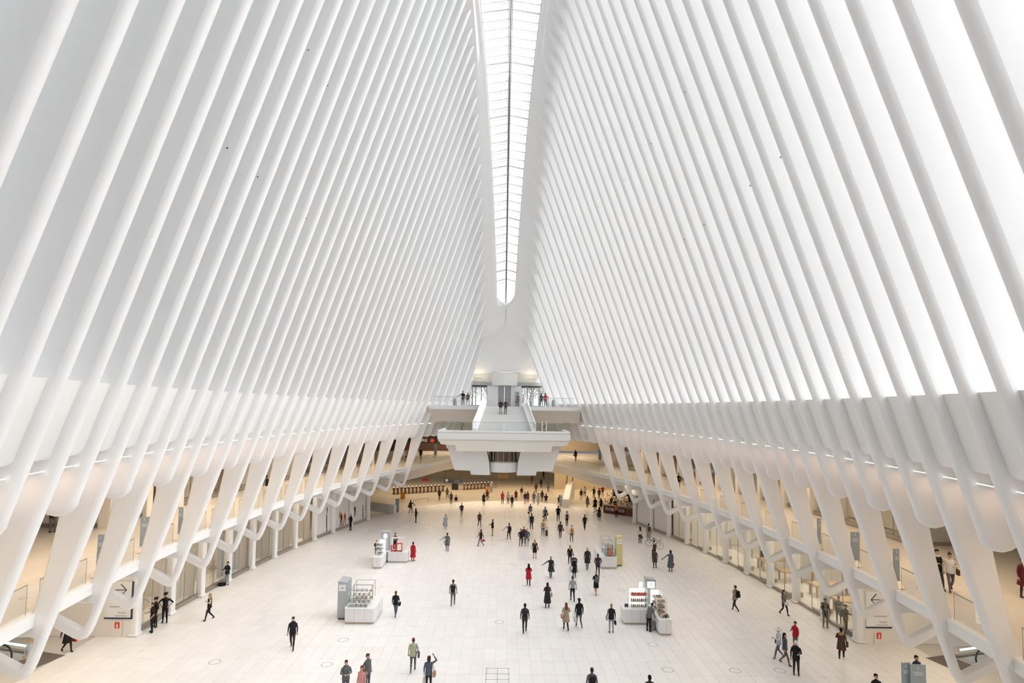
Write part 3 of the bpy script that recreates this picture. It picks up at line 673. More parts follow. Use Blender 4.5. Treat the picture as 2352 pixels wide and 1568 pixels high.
# stair : 18 risers from 11.2 up to 14.05
st = empty('stair', kind='structure', label='broad white stair rising from the landing to the street platform')
N = 18; rise = (14.05 - 11.2) / N; D0, D1 = 61.6, 70.0; run = (D1 - D0) / N
for k in range(N):
    m = MB(); hw = 2.95 - .72 * k / N; m.box(CXE - hw, CXE + hw, D0 + k * run, D0 + (k + 1) * run + .03, 11.2 + k * rise - (.4 if k else .0), 11.2 + (k + 1) * rise)
    m.build('step', mat('stair_stone', (.72, .72, .71), .5, var=.03), st)
for s in (-1, 1):
    m = MB()
    for (o0, o1, h) in ((0, .42, .42), (.42, .50, 1.0)):
        a, b = 2.95 + o0, 2.95 + o1
        m.hexa([(CXE + s * a, D0 - .3, 11.2), (CXE + s * b, D0 - .3, 11.2), (CXE + s * (b - .72), D1, 14.0), (CXE + s * (a - .72), D1, 14.0),
                (CXE + s * a, D0 - .3, 11.2 + h), (CXE + s * b, D0 - .3, 11.2 + h), (CXE + s * (b - .72), D1, 14.05 + h), (CXE + s * (a - .72), D1, 14.05 + h)])
    m.build('stringer', EW, st)
m = MB(); m.box(CXE - .16, CXE + .16, D0 + .3, D0 + .55, 11.2, 12.3); m.build('centre_post', EW, st)
for s in (-1, 1):
    m = MB(); m.box(CXE + min(s * .3, s * 2.2), CXE + max(s * .3, s * 2.2), 60.45, 61.2, 11.2, 11.215); m.build('floor_mat', GREY, st)
# elevator drum between the pylons
el = empty('elevator', (CXE, 63.2, 0), 0, label='round elevator drum with bronze glass between the two pylons', cat='elevator')
m = MB(); m.lathe([(1.7, 6.9), (1.75, 7.0), (1.75, 7.95)], n=28); m.build('drum', EW, el, smooth=50)
m = MB(); m.lathe([(1.58, 7.95), (1.58, 9.4)], n=28); m.build('glass', mat('bronze_glass', (.16, .12, .09), .12, .4, var=.2, scale=3), el, smooth=60)
m = MB(); m.lathe([(1.66, 7.95), (1.66, 8.1)], n=28); m.build('collar', STEEL, el, smooth=50)
for k in range(9):
    a = math.pi * (1 + k / 8); m = MB(); m.box(-.03, .03, -.03, .03, 8.0, 9.4); m.build('mullion', STEEL, el, loc=(1.6 * math.cos(a), 1.6 * math.sin(a), 0))
# upper platform
pf = empty('floor_platform', kind='structure', label='white street level platform at the far end')
Pp = [(9.35, 69.6), (8.8, 71), (8.0, 73), (7.0, 75.5), (6.3, 77.5), (6.0, 80.5)]
m = MB(); m.plan([(CXE * .5 + x, y) for x, y in Pp] + [(CXE * .5 - x, y) for x, y in reversed(Pp)], 13.6, 14.03); m.build('deck', EW, pf)
m = MB(); sec = [(69.55, 14.04), (69.5, 13.85), (69.6, 13.62), (70.2, 13.2), (70.9, 12.3), (71.1, 12.05), (73, 12.0), (73, 13.7), (69.9, 14.02)]
m.loft([[(CXE + x, y, z) for y, z in sec] for x in (-9.4, -5, -2.6)]); m.build('belly', CREAM, pf, smooth=40)
m = MB(); m.loft([[(CXE + x, y, z) for y, z in sec] for x in (2.6, 5, 9.4)]); m.build('belly', CREAM, pf, smooth=40)
for s in (-1, 1):
    m = MB(); m.box(CXE + min(s * 2.75, s * 9.1), CXE + max(s * 2.75, s * 9.1), 69.5, 69.9, 13.62, 14.08); m.build('fascia', EW, pf)
balp = empty('balustrade_platform', kind='structure', label='glass railing along the front of the street platform')
for s in (-1, 1): grail(balp, [(CXE + s * 2.8, 69.7), (CXE + s * 5.8, 69.7), (CXE + s * 8.6, 69.7)], 14.08, 15.15)
# entrance wall with doors
ew = MB(); ew.box(-7.5, 7.0, 80.4, 80.8, 17.0, 18.9); ew.box(-7.5, -5.85, 80.4, 80.8, 14, 17); ew.box(5.4, 7.0, 80.4, 80.8, 14, 17)
ew.box(-7, 6.5, 79.9, 83, 18.62, 18.9)
wf = ew.build('wall_far', EW, kind='structure', label='white entrance wall above the glass street doors')
m = MB(); m.lathe([(2.1, 17.0), (2.1, 18.8)], CXE, 80.9, 32); m.build('drum_front', EW, wf, smooth=50)
for s in (-1, 1):
    m = MB(); m.box(CXE + min(s * .95, s * 2.45), CXE + max(s * .95, s * 2.45), 79.9, 80.9, 14.03, 17.0); m.build('pier', EW, wf, bevel=.06)
m = MB(); m.box(CXE - 6.0, CXE + 6.0, 79.75, 80.5, 17.0, 17.45); m.build('canopy', glass('canopy_glass', (.8, .82, .82), .2), wf)
for k, s in enumerate((-1, 1)):
    dr = empty('door_%d' % (k + 1), kind='structure', label='grey framed glass street doors, %s bank' % ('left' if s < 0 else 'right'))
    x0, x1 = CXE + s * 2.45, CXE + s * 5.7
    m = MB(); m.box(min(x0, x1), max(x0, x1), 80.35, 80.6, 16.85, 17.02); m.build('head', DARK, dr)
    m = MB(); m.box(min(x0, x1), max(x0, x1), 80.35, 80.6, 16.7, 16.84); m.build('transom', GREY, dr)
    nn = 4
    for q in range(nn + 1):
        x = x0 + (x1 - x0) * q / nn; m = MB(); m.box(x - .07, x + .07, 80.38, 80.55, 14.03, 16.75); m.build('stile', GREY, dr)
    for q in range(nn):
        a, b = x0 + (x1 - x0) * q / nn, x0 + (x1 - x0) * (q + 1) / nn
        m = MB(); m.add([(a, 80.45, 14.2), (b, 80.45, 14.2), (b, 80.45, 16.7), (a, 80.45, 16.7)], [(0, 1, 2, 3)]); m.build('pane', CLEAR, dr)
        m = MB(); m.box(min(a, b), max(a, b), 80.4, 80.52, 14.03, 14.22); m.build('rail', GREY, dr)
    ex = empty('exit_sign', (CXE + s * 3.7, 79.7, 17.2), 0, label='red EXIT sign above the %s street doors' % ('left' if s < 0 else 'right'), cat='sign')
    m = MB(); m.box(-.22, .22, -.03, .03, -.13, .17); m.build('plate', mat('exit_plate', (.85, .70, .68), .5, var=.02), ex)
    text('lettering', 'EXIT', .2, MATS['sign_red'], ex, (0, -.04, .02), (R(90), 0, 0))
    bars(wf, GREY, CXE + s * 3.8, 80.39, 18.0, [1.25], .07, .1)
lift = empty('lift_door', (CXE, 80.0, 14.03), 0, label='grey double lift door between the glass doors', cat='door')
for s in (-1, 1):
    m = MB(); m.box(min(s * .02, s * .93), max(s * .02, s * .93), 0, .06, 0, 2.85); m.build('leaf', GREY, lift)
m = MB(); m.box(-.98, .98, -.03, .1, 2.85, 3.0); m.build('head', STEEL, lift)
for s, lb in ((-1, 'left'), (1, 'right')):
    c = MB(); c.lathe([(.24, 0), (.27, .3), (.24, .75), (.12, .95), (.05, 1.0)], n=12)
    c.build('litter_bin', GREY, loc=(CXE + s * 6.2, 71.2, 14.03), smooth=50, label='small grey bin at the %s end of the street platform' % lb, cat='bin')
c = MB(); c.box(-.32, .32, -.2, .2, 0, 2.1); c.build('information_stand', GREY, loc=(CXE + 1.75, 78.6, 14.03), bevel=.04, label='dark upright information stand beside the lift door', cat='sign stand')
# trees on the street beyond the doors
LEAF = mat('grey_green_leaves', (.30, .31, .29), .8, var=.3, scale=3); BARK = mat('tree_bark', (.16, .14, .12), .8, var=.2)
lv = MB()
random.seed(3)
for k in range(420):
    a, b, r = random.random() * 6.28, random.uniform(-1, 1), random.random() ** .4
    c = Vector((math.cos(a) * math.sqrt(1 - b * b) * 1.7 * r, math.sin(a) * math.sqrt(1 - b * b) * 1.7 * r, b * 1.9 * r))
    d = Vector((random.uniform(-1, 1), random.uniform(-1, 1), random.uniform(-1, 1))).normalized(); e = d.orthogonal().normalized() * .11; f = d.cross(e)
    lv.add([c - e - f * .6, c + e - f * .6, c + e + f * .6, c - e + f * .6], [(0, 1, 2, 3)])
lme = lv.mesh('foliage', LEAF)
tk = MB(); tk.tube([(0, 0, 0), (.03, 0, 1.2), (0, .04, 2.6), (.05, 0, 4.0)], [.16, .12, .10, .05], 8)
for k in range(5):
    a = k * 1.26; tk.tube([(0, 0, 2.0 + .25 * k), (math.cos(a) * .7, math.sin(a) * .7, 2.9 + .25 * k), (math.cos(a) * 1.1, math.sin(a) * 1.1, 3.6 + .3 * k)], [.06, .04, .02], 6)
kme = tk.mesh('trunk', BARK, smooth=60)
for k, (x, y) in enumerate([(-5.6, 94), (-3.3, 101), (-8.2, 104), (4.3, 96), (6.2, 103), (2.9, 108)]):
    t = empty('street_tree', (x, y, 14.0), k * 1.3, label=['street tree nearest the left doors', 'street tree behind the middle of the left doors', 'street tree far behind the left doors', 'street tree nearest the right doors', 'street tree behind the edge of the right doors', 'street tree far behind the right doors'][k], cat='tree', group='street trees beyond the doors')
    link('trunk', kme, t); link('foliage', lme, t, loc=(0, 0, 3.2), kind='stuff')
# tower seen through the skylight
tw = empty('office_tower', (0, 0, 0), 0, label='pale office tower with a grid of grey windows seen through the skylight', cat='building')
m = MB(); m.box(-70, .6, 262, 300, 14, 172); m.build('facade', mat('pale_facade', (.86, .86, .86), .7, var=.02, scale=.1), tw)
wn = MB(); wn.box(-.8, .8, -.18, .1, -1.3, 1.3); wme = wn.mesh('window', mat('tower_window', (.52, .54, .57), .5, var=.1, scale=.3))
for r in range(22):
    for c in range(5): link('window', wme, tw, loc=(-1.6 - c * 2.45, 262, 58 + r * 5.1))

# ------------------------------------------------------------------ far lower concourse
wl = MB(); wl.box(-45, 45, 118, 118.5, -1.2, 6); wl.box(-45, 45, 104, 104.5, 6.2, 10.5)
wfar = wl.build('wall_end', TAN, kind='structure', label='tan stone wall at the far end of the concourse')
m = MB(); m.box(-45, 45, 78, 112, 10.5, 10.8); m.build('ceiling_far_gallery', CREAM, kind='structure', label='cream ceiling over the far gallery')
for (D, z0, z1, mt) in ((82, 9.75, 10.5, CREAM), (79, 11.0, 11.5, mat('warm_beam', (.82, .70, .50), .6, var=.03))):
    m = MB(); m.box(-16, 16, D, D + .6, z0, z1); m.build('ceiling_beam', mt, kind='structure', label='warm lit ceiling beam over the far gallery' if D == 79 else 'cream ceiling beam over the far gallery')
m = MB(); m.box(-18, 18, 77.4, 77.9, 10.3, 13.7); m.build('wall_head', CREAM, kind='structure', label='cream wall head between the far gallery and the street platform')
# dark shop with lettered band on the far gallery, left
sf = empty('shop_front', (-13.6, 98.6, 6.3), R(8), label='black shop front with lettered band and red disc on the far left gallery', cat='shop front')
m = MB(); m.box(-7, 7, 0, .4, 0, 1.3); m.build('brown_base', mat('dark_brown', (.10, .05, .035), .5, var=.1), sf)
m = MB(); m.box(-7, 7, 0, .4, 1.3, 4.1); m.build('black_panel', mat('shop_black', (.02, .02, .022), .4, var=.2), sf)
for k in range(10):
    m = MB(); m.box(-6.6 + k * 1.35, -6.5 + k * 1.35, -.06, 0, 2.2, 4.0); m.build('slat', mat('dark_slat', (.05, .05, .06), .4, var=.1), sf)
text('lettering', 'MORE', .75, MATS['print_white'], sf, (-.9, -.06, 1.75), (R(90), 0, 0)); text('lettering', 'TRAIN', .75, MATS['print_white'], sf, (2.9, -.06, 1.75), (R(90), 0, 0)); text('lettering', 'TRAIN', .75, MATS['print_white'], sf, (6.0, -.06, 1.75), (R(90), 0, 0))
m = MB(); m.lathe([(.32, -.05), (.32, .0)], n=20); m.v = [(x + .95, z - .03, y + 1.75) for x, y, z in m.v]; m.build('red_disc', MATS['sign_red'], sf)
# turnstiles
CU = mat('bronze_metal', (.22, .11, .05), .4, .5, var=.15); LAMP = mat('turnstile_lamp', (1, .97, .9), emit=2.5)
def turnstile_parts():
    b = MB(); b.prism([(-.11, 0), (.11, 0), (.11, .95), (-.11, .95)], -.75, .75)
    h = MB(); h.box(-.14, .14, -.8, -.35, .82, 1.08); a = MB()
    for k in range(3): a.tube([(.12, -.1, .85), (.36, -.1 + .18 * (k - 1), .85 - .2 * (k != 1))], .022, 6)
    l = MB(); l.lathe([(.05, 1.08), (.055, 1.16), (.0, 1.2)], 0, -.6, 8); f = MB(); f.box(-.16, .16, -.78, .78, -.02, .06)
    return b.mesh('body', CU, bevel=.04), h.mesh('reader_head', mat('dark_bronze', (.09, .04, .025), .4, .3, var=.1)), a.mesh('arm', STEEL), l.mesh('lamp', LAMP), f.mesh('foot', DARK)
tp = turnstile_parts()
def tstile(p, lab, grp):
    t = empty('turnstile', p, R(4), label=lab, cat='turnstile', group=grp)
    for nm_, me in zip(('body', 'reader_head', 'arm', 'lamp', 'foot'), tp): link(nm_, me, t)
ORD = 'first second third fourth fifth sixth seventh eighth ninth tenth eleventh twelfth thirteenth fourteenth'.split()
for k in range(14): tstile(at(905 + k * 8.6, 1134 - k * .55, -.55), '%s bronze turnstile from the left in the long far row' % ORD[k], 'turnstiles left of the blue sign')
for k in range(9): tstile(at(1066 + k * 7.9, 1123.5 - k * .45, -.55), '%s bronze turnstile from the left in the short far row' % ORD[k], 'turnstiles right of the blue sign')
for u0, u1, v0, v1, nm_ in ((905, 1015, 1126, 1119, 'long row of turnstiles'), (1112, 1142, 1112, 1110, 'short row of turnstiles')):
    a, b = at(u0, v0, .5), at(u1, v1, .5); f = MB(); f.beam((a.x, a.y + 3, .45), (b.x, b.y + 3, .45), .05, .05); f.beam((a.x, a.y + 3, -.1), (b.x, b.y + 3, -.1), .05, .05)
    for k in range(7): q = a.lerp(b, k / 6); f.box(q.x - .03, q.x + .03, q.y + 2.97, q.y + 3.03, -.55, .5)
    f.build('barrier_rail', CU, label='bronze barrier rail behind the ' + nm_, cat='railing')
sg = empty('hanging_sign', atd(1040, 1104, 92.5), 0, label='long blue grey hanging sign with white symbol above the gap in the turnstiles', cat='sign')
m = MB(); m.box(-1.45, 1.45, -.08, .08, -.32, .32); m.build('board', mat('dark_blue_board', (.06, .09, .14), .5, var=.05), sg)
text('lettering', 'PATH', .22, MATS['print_white'], sg, (-1.0, -.1, -.2), (R(90), 0, 0)); text('lettering', 'Trains to', .22, MATS['print_white'], sg, (.75, -.1, .12), (R(90), 0, 0)); text('lettering', 'New Jersey', .22, MATS['print_white'], sg, (.75, -.1, -.16), (R(90), 0, 0))
m = MB(); m.box(-1.2, -.75, -.1, -.08, -.05, .26); m.build('symbol', MATS['print_white'], sg, bevel=.08)
m = MB(); hz = 4.46 - sg.location.z; m.tube([(-1.2, 0, .3), (-1.2, 0, hz)], .03, 6); m.tube([(1.2, 0, .3), (1.2, 0, hz)], .03, 6); m.build('hanger', DARK, sg)
bx = at(1045, 1124, -.55); m = MB(); m.box(-.55, .55, -.4, .4, 0, 1.1)
m.build('ticket_booth', mat('booth_black', (.03, .03, .03), .4, var=.1), loc=bx, bevel=.05, label='black boxy booth in the gap between the turnstile rows', cat='booth')
for (u, v, lb) in ((925, 1145, 'orange sandwich board in front of the long turnstile row'), (1119, 1132, 'orange sandwich board in front of the short turnstile row')):
    b = empty('sandwich_board', at(u, v, -.55), 0, label=lb, cat='sign')
    for s in (-1, 1):
        m = MB(); m.hexa([(-.33, s * .3 - .015, 0), (.33, s * .3 - .015, 0), (.33, s * .3 + .015, 0), (-.33, s * .3 + .015, 0), (-.28, s * .04 - .015, 1.05), (.28, s * .04 - .015, 1.05), (.28, s * .04 + .015, 1.05), (-.28, s * .04 + .015, 1.05)])
        m.build('board', mat('orange_board', (.62, .26, .05), .5, var=.08), b)
# walls and details of the passage behind
for (u0, v0, u1, v1, D, mt, nm_, lb) in ((970, 1098, 984, 1112, 112, MATS['sign_red'], 'red_banner', 'red banner on the back wall above the long turnstile row'), (1143, 1088, 1168, 1098, 113, WOOD, 'wooden_cabinet', 'brown wooden cabinet against the tan back wall')):
    a, b = atd(u0, v1, D), atd(u1, v0, D); m = MB(); m.box(a.x, b.x, D - .4, D, a.z, b.z); m.build(nm_, mt, bevel=.03, label=lb, cat=nm_.split('_')[1])
# curved parapets of the stairwell
def wall_strip(pts, z0, z1, t, name, mt, label, cat):
    mb = MB(); A = offset(pts, 0); B = offset(pts, t)
    mb.loft([[(a[0], a[1], z0), (b[0], b[1], z0), (b[0], b[1], z1[k] if isinstance(z1, list) else z1), (a[0], a[1], z1[k] if isinstance(z1, list) else z1)] for k, (a, b) in enumerate(zip(A, B))])
    return mb.build(name, mt, label=label, cat=cat, bevel=.03)
a, b = at(842, 1170), at(910, 1180); wall_strip([(a.x - 3, a.y + 1.5), (a.x, a.y), (b.x, b.y)], 0, 1.15, .35, 'stone_parapet', CREAM, 'cream stone parapet beside the last left shop column', 'parapet')
a = at(1292, 1165); wall_strip([(a.x, a.y), (a.x + .5, a.y + 3), (a.x + 1.1, a.y + 6), (a.x + 1.9, a.y + 9)], 0, [1.15, 1.5, 2.3, 2.6], .9, 'stair_parapet', CREAM, 'cream sloping stair parapet in front of the tan wall', 'parapet')
hr = MB(); a, b = at(950, 1164), at(984, 1146); hr.tube([(a.x, a.y, .9), (b.x, b.y, .2)], .035, 6); hr.tube([(a.x, a.y, 0), (a.x, a.y, .9)], .03, 6); hr.tube([(b.x, b.y, -.55), (b.x, b.y, .2)], .03, 6)
hr.build('stair_handrail', STEEL, label='thin metal handrail on the curved floor edge', cat='handrail')
a = atd(1372, 1100, 108); m = MB(); m.box(9, 30, 103, 103.4, -.6, 5); m.build('wall_passage', TAN, kind='structure', label='tan stone wall behind the cafe passage')
cv = MB(); cv.loft([[(9.0 + 1.2 * math.cos(t), 99.9 - .02, z), (9.0 + 1.6 * math.cos(t), 99.7, z)] for t in (0, .1) for z in ()], closed=False) if False else None
for k, (u, dx) in enumerate(((1300, 0), (1313, 0))):
    q = at(u, 1128, -.55); m = MB(); m.tube([(q.x, q.y, 0), (q.x + .2, q.y, 2.2), (q.x - .4, q.y + .3, 4.2)], .12, 8); m.build('curved_post', mat('bronze_dark', (.20, .15, .10), .5, var=.1), smooth=60, label='bent bronze post before the tan wall, %s one' % ('first' if k == 0 else 'second'), cat='post')
# cafe counter
DKR = mat('oxblood_panel', (.10, .022, .016), .5, var=.1)
a, b, c = at(1387, 1177), at(1438, 1184), at(1454, 1187)
cf = empty('cafe_counter', (0, 0, 0), 0, label='dark red cafe counter with pale lettering by the right columns', cat='counter')
P = [(a.x, a.y), (b.x, b.y), (c.x, c.y)]
for k in range(2):
    p, q = P[k], P[k + 1]; m = MB(); m.beam((p[0], p[1], .5), (q[0], q[1], .5), .12, 1.0); m.build('panel', DKR if k == 0 else mat('mahogany', (.14, .04, .022), .45, var=.15), cf)
    m = MB(); m.beam((p[0], p[1] + .3, 1.03), (q[0], q[1] + .3, 1.03), .75, .06); m.build('top', mat('counter_top', (.30, .22, .15), .35, var=.1), cf)
ang = math.atan2(b.y - a.y, b.x - a.x); mid = (Vector(a) + Vector(b)) / 2
text('lettering', 'ÉPICERIE BOULUD', .55, MATS['print_white'], cf, (mid.x, mid.y - .08, .55), (R(90), 0, ang)).scale = (.62, 1, 1)
m = MB(); m.beam((a.x, a.y, .5), (a.x + .3, a.y + 2.2, .5), .12, 1.0); m.build('panel', mat('tan_wood', (.40, .27, .12), .5, var=.1), cf)
CH = mat('cafe_black', (.035, .03, .03), .5, var=.1)
def cafe_chair(x, y, rz, lab):
    t = empty('cafe_chair', (x, y, 0), rz, label=lab, cat='chair', group='black cafe chairs')
    m = MB(); m.box(-.2, .2, -.2, .2, .43, .47); m.build('seat', CH, t, bevel=.015); m = MB(); m.box(-.2, .2, -.22, -.19, .55, .85); m.build('backrest', CH, t, bevel=.01)
    for i in (-.18, .18):
        for j in (-.18, .18): m = MB(); m.tube([(i, j, 0), (i * .9, j * .9, .45)], .015, 6); m.build('leg', CH, t)
        m = MB(); m.tube([(i, -.19, .45), (i, -.21, .85)], .012, 6); m.build('upright', CH, t)
def cafe_table(x, y, lab):
    t = empty('cafe_table', (x, y, 0), 0, label=lab, cat='table', group='small round cafe tables')
    m = MB(); m.lathe([(.36, .71), (.37, .73), (.36, .75)], n=16); m.build('top', CH, t); m = MB(); m.tube([(0, 0, .02), (0, 0, .71)], .03, 8); m.build('column', CH, t); m = MB(); m.lathe([(.24, 0), (.22, .03), (.05, .05)], n=12); m.build('base', CH, t)
for k, (u, v) in enumerate([(1404, 1158), (1420, 1150), (1440, 1164), (1456, 1170), (1408, 1144), (1448, 1152)]):
    q = at(u, v); lab = ['nearest the cafe counter lettering', 'behind the cafe counter middle', 'behind the counter right part', 'at the right cafe end', 'farthest left in the cafe', 'farthest right in the cafe'][k]
    cafe_table(q.x, q.y, 'small round black table ' + lab)
    cafe_chair(q.x - .7, q.y, R(-90), 'black cafe chair left of the table ' + lab); cafe_chair(q.x + .7, q.y, R(90), 'black cafe chair right of the table ' + lab)
m = MB(); q = at(1440, 1140); m.box(q.x - 2.2, q.x + 2.6, q.y, q.y + .5, 0, 3); m.build('cafe_back_cabinet', mat('dark_red_wood', (.13, .03, .02), .5, var=.15), label='dark red wooden back cabinet of the cafe', cat='cabinet', bevel=.03)

# ------------------------------------------------------------------ free standing blue grey sign pylons
def pylon(p, rz, label, h=2.15, w=.52, tri=True):
    t = empty('sign_pylon', p, rz, label=label, cat='sign')
    m = MB(); m.box(-w / 2, w / 2, -.035, .035, .12, h); m.build('panel', PYL, t, bevel=.01)
    m = MB(); m.prism([(-.4, 0), (.4, 0), (0, .30)], -.05, .05); m.v = [(y * 3, x * .8, z) for x, y, z in m.v]; m.build('foot', STEEL, t)
    text('lettering', 'E', .15, MATS['print_white'], t, (0, -.042, h - .15), (R(90), 0, 0), .002); bars(t, MATS['print_white'], 0, -.036, h - .36, [w * .7, w * .5, w * .6], .02, .06)
    return t
ZM = 1
for (u, v, z, w, lb) in [(228, 1320, ZM, .27, 'blue grey sign pylon on the left gallery nearest the viewer'), (330, 1266, ZM, .42, 'wide blue grey sign pylon on the left gallery before the notice panels'), (413, 1237, ZM, .25, 'narrow blue grey sign pylon on the left gallery behind its railing'), (1882, 1258, ZM, .22, 'narrow blue grey sign pylon on the right gallery, farthest of three'), (1965, 1298, ZM, .44, 'wide blue grey sign pylon on the right gallery, middle of three'), (2060, 1347, ZM, .28, 'blue grey sign pylon on the right gallery nearest the walking couple'), (1000, 1046, ZM, .45, 'blue grey sign pylon on the far gallery before the black shop'), (1378, 1056, ZM, .5, 'blue grey sign pylon on the far right gallery'), (912, 1176, 0, .5, 'blue grey sign pylon at the end of the cream stone parapet'), (1128, 1131, -.55, .45, 'thin blue grey sign pylon by the short turnstile row'), (1288, 1166, 0, .4, 'thin blue grey sign pylon before the sloping stair parapet'), (2082, 1606, 0, .42, 'narrow one of two blue grey sign pylons at the lower right edge'), (2110, 1611, 0, .72, 'wide one of two blue grey sign pylons at the lower right edge')]:
    pylon(at(u, v, z if z != 1 else ZMS[-1 if u < 1160 else 1]), R(random.uniform(-8, 8)), lb, w=w, h=1.75)

# ------------------------------------------------------------------ lamps in gallery and shop ceilings, far passage
WARM = (1, .80, .58)
for s in (-1, 1):
    for k in range(5):
        D = 12 + k * 15; area('gallery_downlights', (s * (W(D) + 7.2), D, 10.45), 3, 12, 260, (1, .76, .52))
        area('shop_downlights', (s * (COLX(D, s) + 3.0), D, 5.2 + min(0, ZMS[s] - 6.3)), 3, 12, 200, WARM if s < 0 else (1, .82, .60))
        if D > 9: area('arcade_downlights', (s * (COLX(D, s) - .6), D, 5.22 + min(0, ZMS[s] - 6.3)), .4, 12, 70, WARM)
for s in (-1, 1):
    for i in range(0, 32):
        D = DI(i) + SP / 2; area('cove_lamp', (s * (nose(D, 11.6) + .95), D, 11.65), .25, .7, 3.2, (1, .66, .44))
area('far_gallery_downlights', (0, 96, 10.4), 30, 10, 1300, WARM)
area('far_passage_downlights', (2, 98, 3.85), 46, 14, 1500, (1, .74, .45))
area('far_edge_downlights', (1, 83, 3.85), 26, 8, 700, WARM)
for s in (-1, 1): area('vault_uplights', (-.3 + s * 3.6, 79.0, 17.7), .8, .2, 14, (1, .82, .5), rot=(R(170), 0, 0))
# ------------------------------------------------------------------ kiosks
KW = mat('kiosk_white', (.82, .80, .82), .35, var=.02); KP = mat('kiosk_plinth', (.52, .44, .37), .5, var=.06); KG = mat('kiosk_grey', (.42, .45, .48), .45, var=.03)
KY = mat('kiosk_yellow', (.72, .66, .30), .5, var=.03); LITW = mat('lit_panel', (1, .97, .9), emit=1.1); KR = mat('kiosk_red', (.72, .08, .05), .45, var=.05)
def rrect(x0, x1, y0, y1, r, n=4):
    P = []
    for cx, cy, a0 in ((x1 - r, y1 - r, 0), (x0 + r, y1 - r, 90), (x0 + r, y0 + r, 180), (x1 - r, y0 + r, 270)):
        P += [(cx + r * math.cos(R(a0 + 90 * k / n)), cy + r * math.sin(R(a0 + 90 * k / n))) for k in range(n + 1)]
    return P
def counter(k, x0, x1, y0, y1, h=.98, seams=3):
    m = MB(); m.plan(rrect(x0 + .05, x1 - .05, y0 + .05, y1 - .05, .15), 0, .14); m.build('plinth', KP, k, smooth=40)
    m = MB(); m.plan(rrect(x0, x1, y0, y1, .2), .14, h - .06); b = m.build('counter', KW, k, smooth=40)
    m = MB(); m.plan(rrect(x0 - .02, x1 + .02, y0 - .02, y1 + .02, .22), h - .05, h); m.build('worktop', WHITE, k, smooth=40)
    for q in range(1, seams):
        x = x0 + (x1 - x0) * q / seams; m = MB(); m.box(x - .006, x + .006, y0 - .004, y0 + .01, .2, h - .1); m.build('seam', GREY, b)
    for xx in (x0, x1):
        y = (y0 + y1) / 2; m = MB(); m.box(xx - .004, xx + .004, y - .006, y + .006, .2, h - .1); m.build('seam', GREY, b)
def case(k, x0, x1, y0, y1, z0, z1, shelves=2, lit=True, slope=0.0):
    c = empty('display_case', parent=k)
    F = WHITE if lit else mat('case_grey', (.52, .53, .54), .4, var=.03)
    zb = z1 - slope
    m = MB()
    for (x, y, zt) in ((x0, y0, zb), (x1, y0, zb), (x0, y1, z1), (x1, y1, z1)): m.box(x - .014, x + .014, y - .014, y + .014, z0, zt)
    m.beam((x0, y0, zb), (x1, y0, zb), .026, .026); m.beam((x0, y1, z1), (x1, y1, z1), .026, .026); m.beam((x0, y0, zb), (x0, y1, z1), .026, .026); m.beam((x1, y0, zb), (x1, y1, z1), .026, .026); m.build('frame', F, c)
    for q in [((x0, y0), (x1, y0), zb, zb), ((x0, y0), (x0, y1), zb, z1), ((x1, y0), (x1, y1), zb, z1)]:
        (a, b, za, zc) = q; m = MB(); m.add([(a[0], a[1], z0), (b[0], b[1], z0), (b[0], b[1], zc), (a[0], a[1], za)], [(0, 1, 2, 3)]); m.build('pane', CLEAR, c)
    for q in range(shelves):
        z = z0 + (zb - z0) * q / shelves + .012; m = MB(); m.box(x0 + .03, x1 - .03, y0 + .03, y1 - .03, z - .01, z + .01); m.build('shelf', WHITE if lit else RAILG, c)
    if lit:
        m = MB(); m.box(x0 + .03, x1 - .03, y1 - .03, y1 - .01, z0, z1 - .06); m.build('lit_back', LITW, c)
    return c
def tower(k, x0, x1, y0, y1, h, mt, panel, slope=.0):
    m = MB(); m.hexa([(x0, y0, .1), (x1, y0, .1), (x1, y1, .1), (x0, y1, .1), (x0, y0, h), (x1, y0, h - slope), (x1, y1, h - slope), (x0, y1, h)]); t = m.build('tower', mt, k, bevel=.02)
    m = MB(); m.box(x0 + .06, x1 - .06, y0 + .06, y1 - .06, 0, .1); m.build('foot', DARK, k)
    w = x1 - x0
    if panel: m = MB(); m.box(x0 + w * .12, x1 - w * .12, y0 - .012, y0, h - .62, h - .22); m.build('name_panel', LITW if panel == 'lit' else WHITE, k)
    return t
GOOD = {}
def goods(spots, kind, mats, label, cat, group, name):
    """spots: (x, y, z); small goods, each a thing of its own"""
    if kind not in GOOD:
        m = MB()
        if kind == 'bottle': m.lathe([(.04, 0), (.045, .03), (.045, .14), (.018, .18), (.018, .23), (.0, .235)], n=8)
        elif kind == 'pot': m.lathe([(.045, 0), (.07, .05), (.07, .11), (.05, .13), (.0, .13)], n=10)
        elif kind == 'bag': m.prism([(-.10, 0), (.10, 0), (.085, .17), (.04, .20), (-.04, .20), (-.085, .17)], -.045, .045)
        elif kind == 'box': m.box(-.08, .08, -.06, .06, 0, .13)
        else: m.lathe([(.03, 0), (.10, .02), (.11, .06), (.07, .12), (.0, .14)], n=9)
        GOOD[kind] = m
    for k, p in enumerate(spots):
        key = (kind, mats[k % len(mats)].name)
        if key not in GOOD: GOOD[key] = GOOD[kind].mesh(name, mats[k % len(mats)], smooth=40)
        link(name, GOOD[key], loc=p, rz=random.uniform(-.5, .5), label=label, cat=cat, group=group)
C1 = mat('goods_tan', (.50, .30, .16), .6, var=.1); C2 = mat('goods_coral', (.60, .18, .10), .6, var=.1); C3 = mat('goods_dark', (.07, .06, .06), .5, var=.1); C4 = mat('goods_pale', (.66, .62, .58), .6, var=.05); C5 = mat('goods_green', (.14, .19, .12), .6, var=.1)
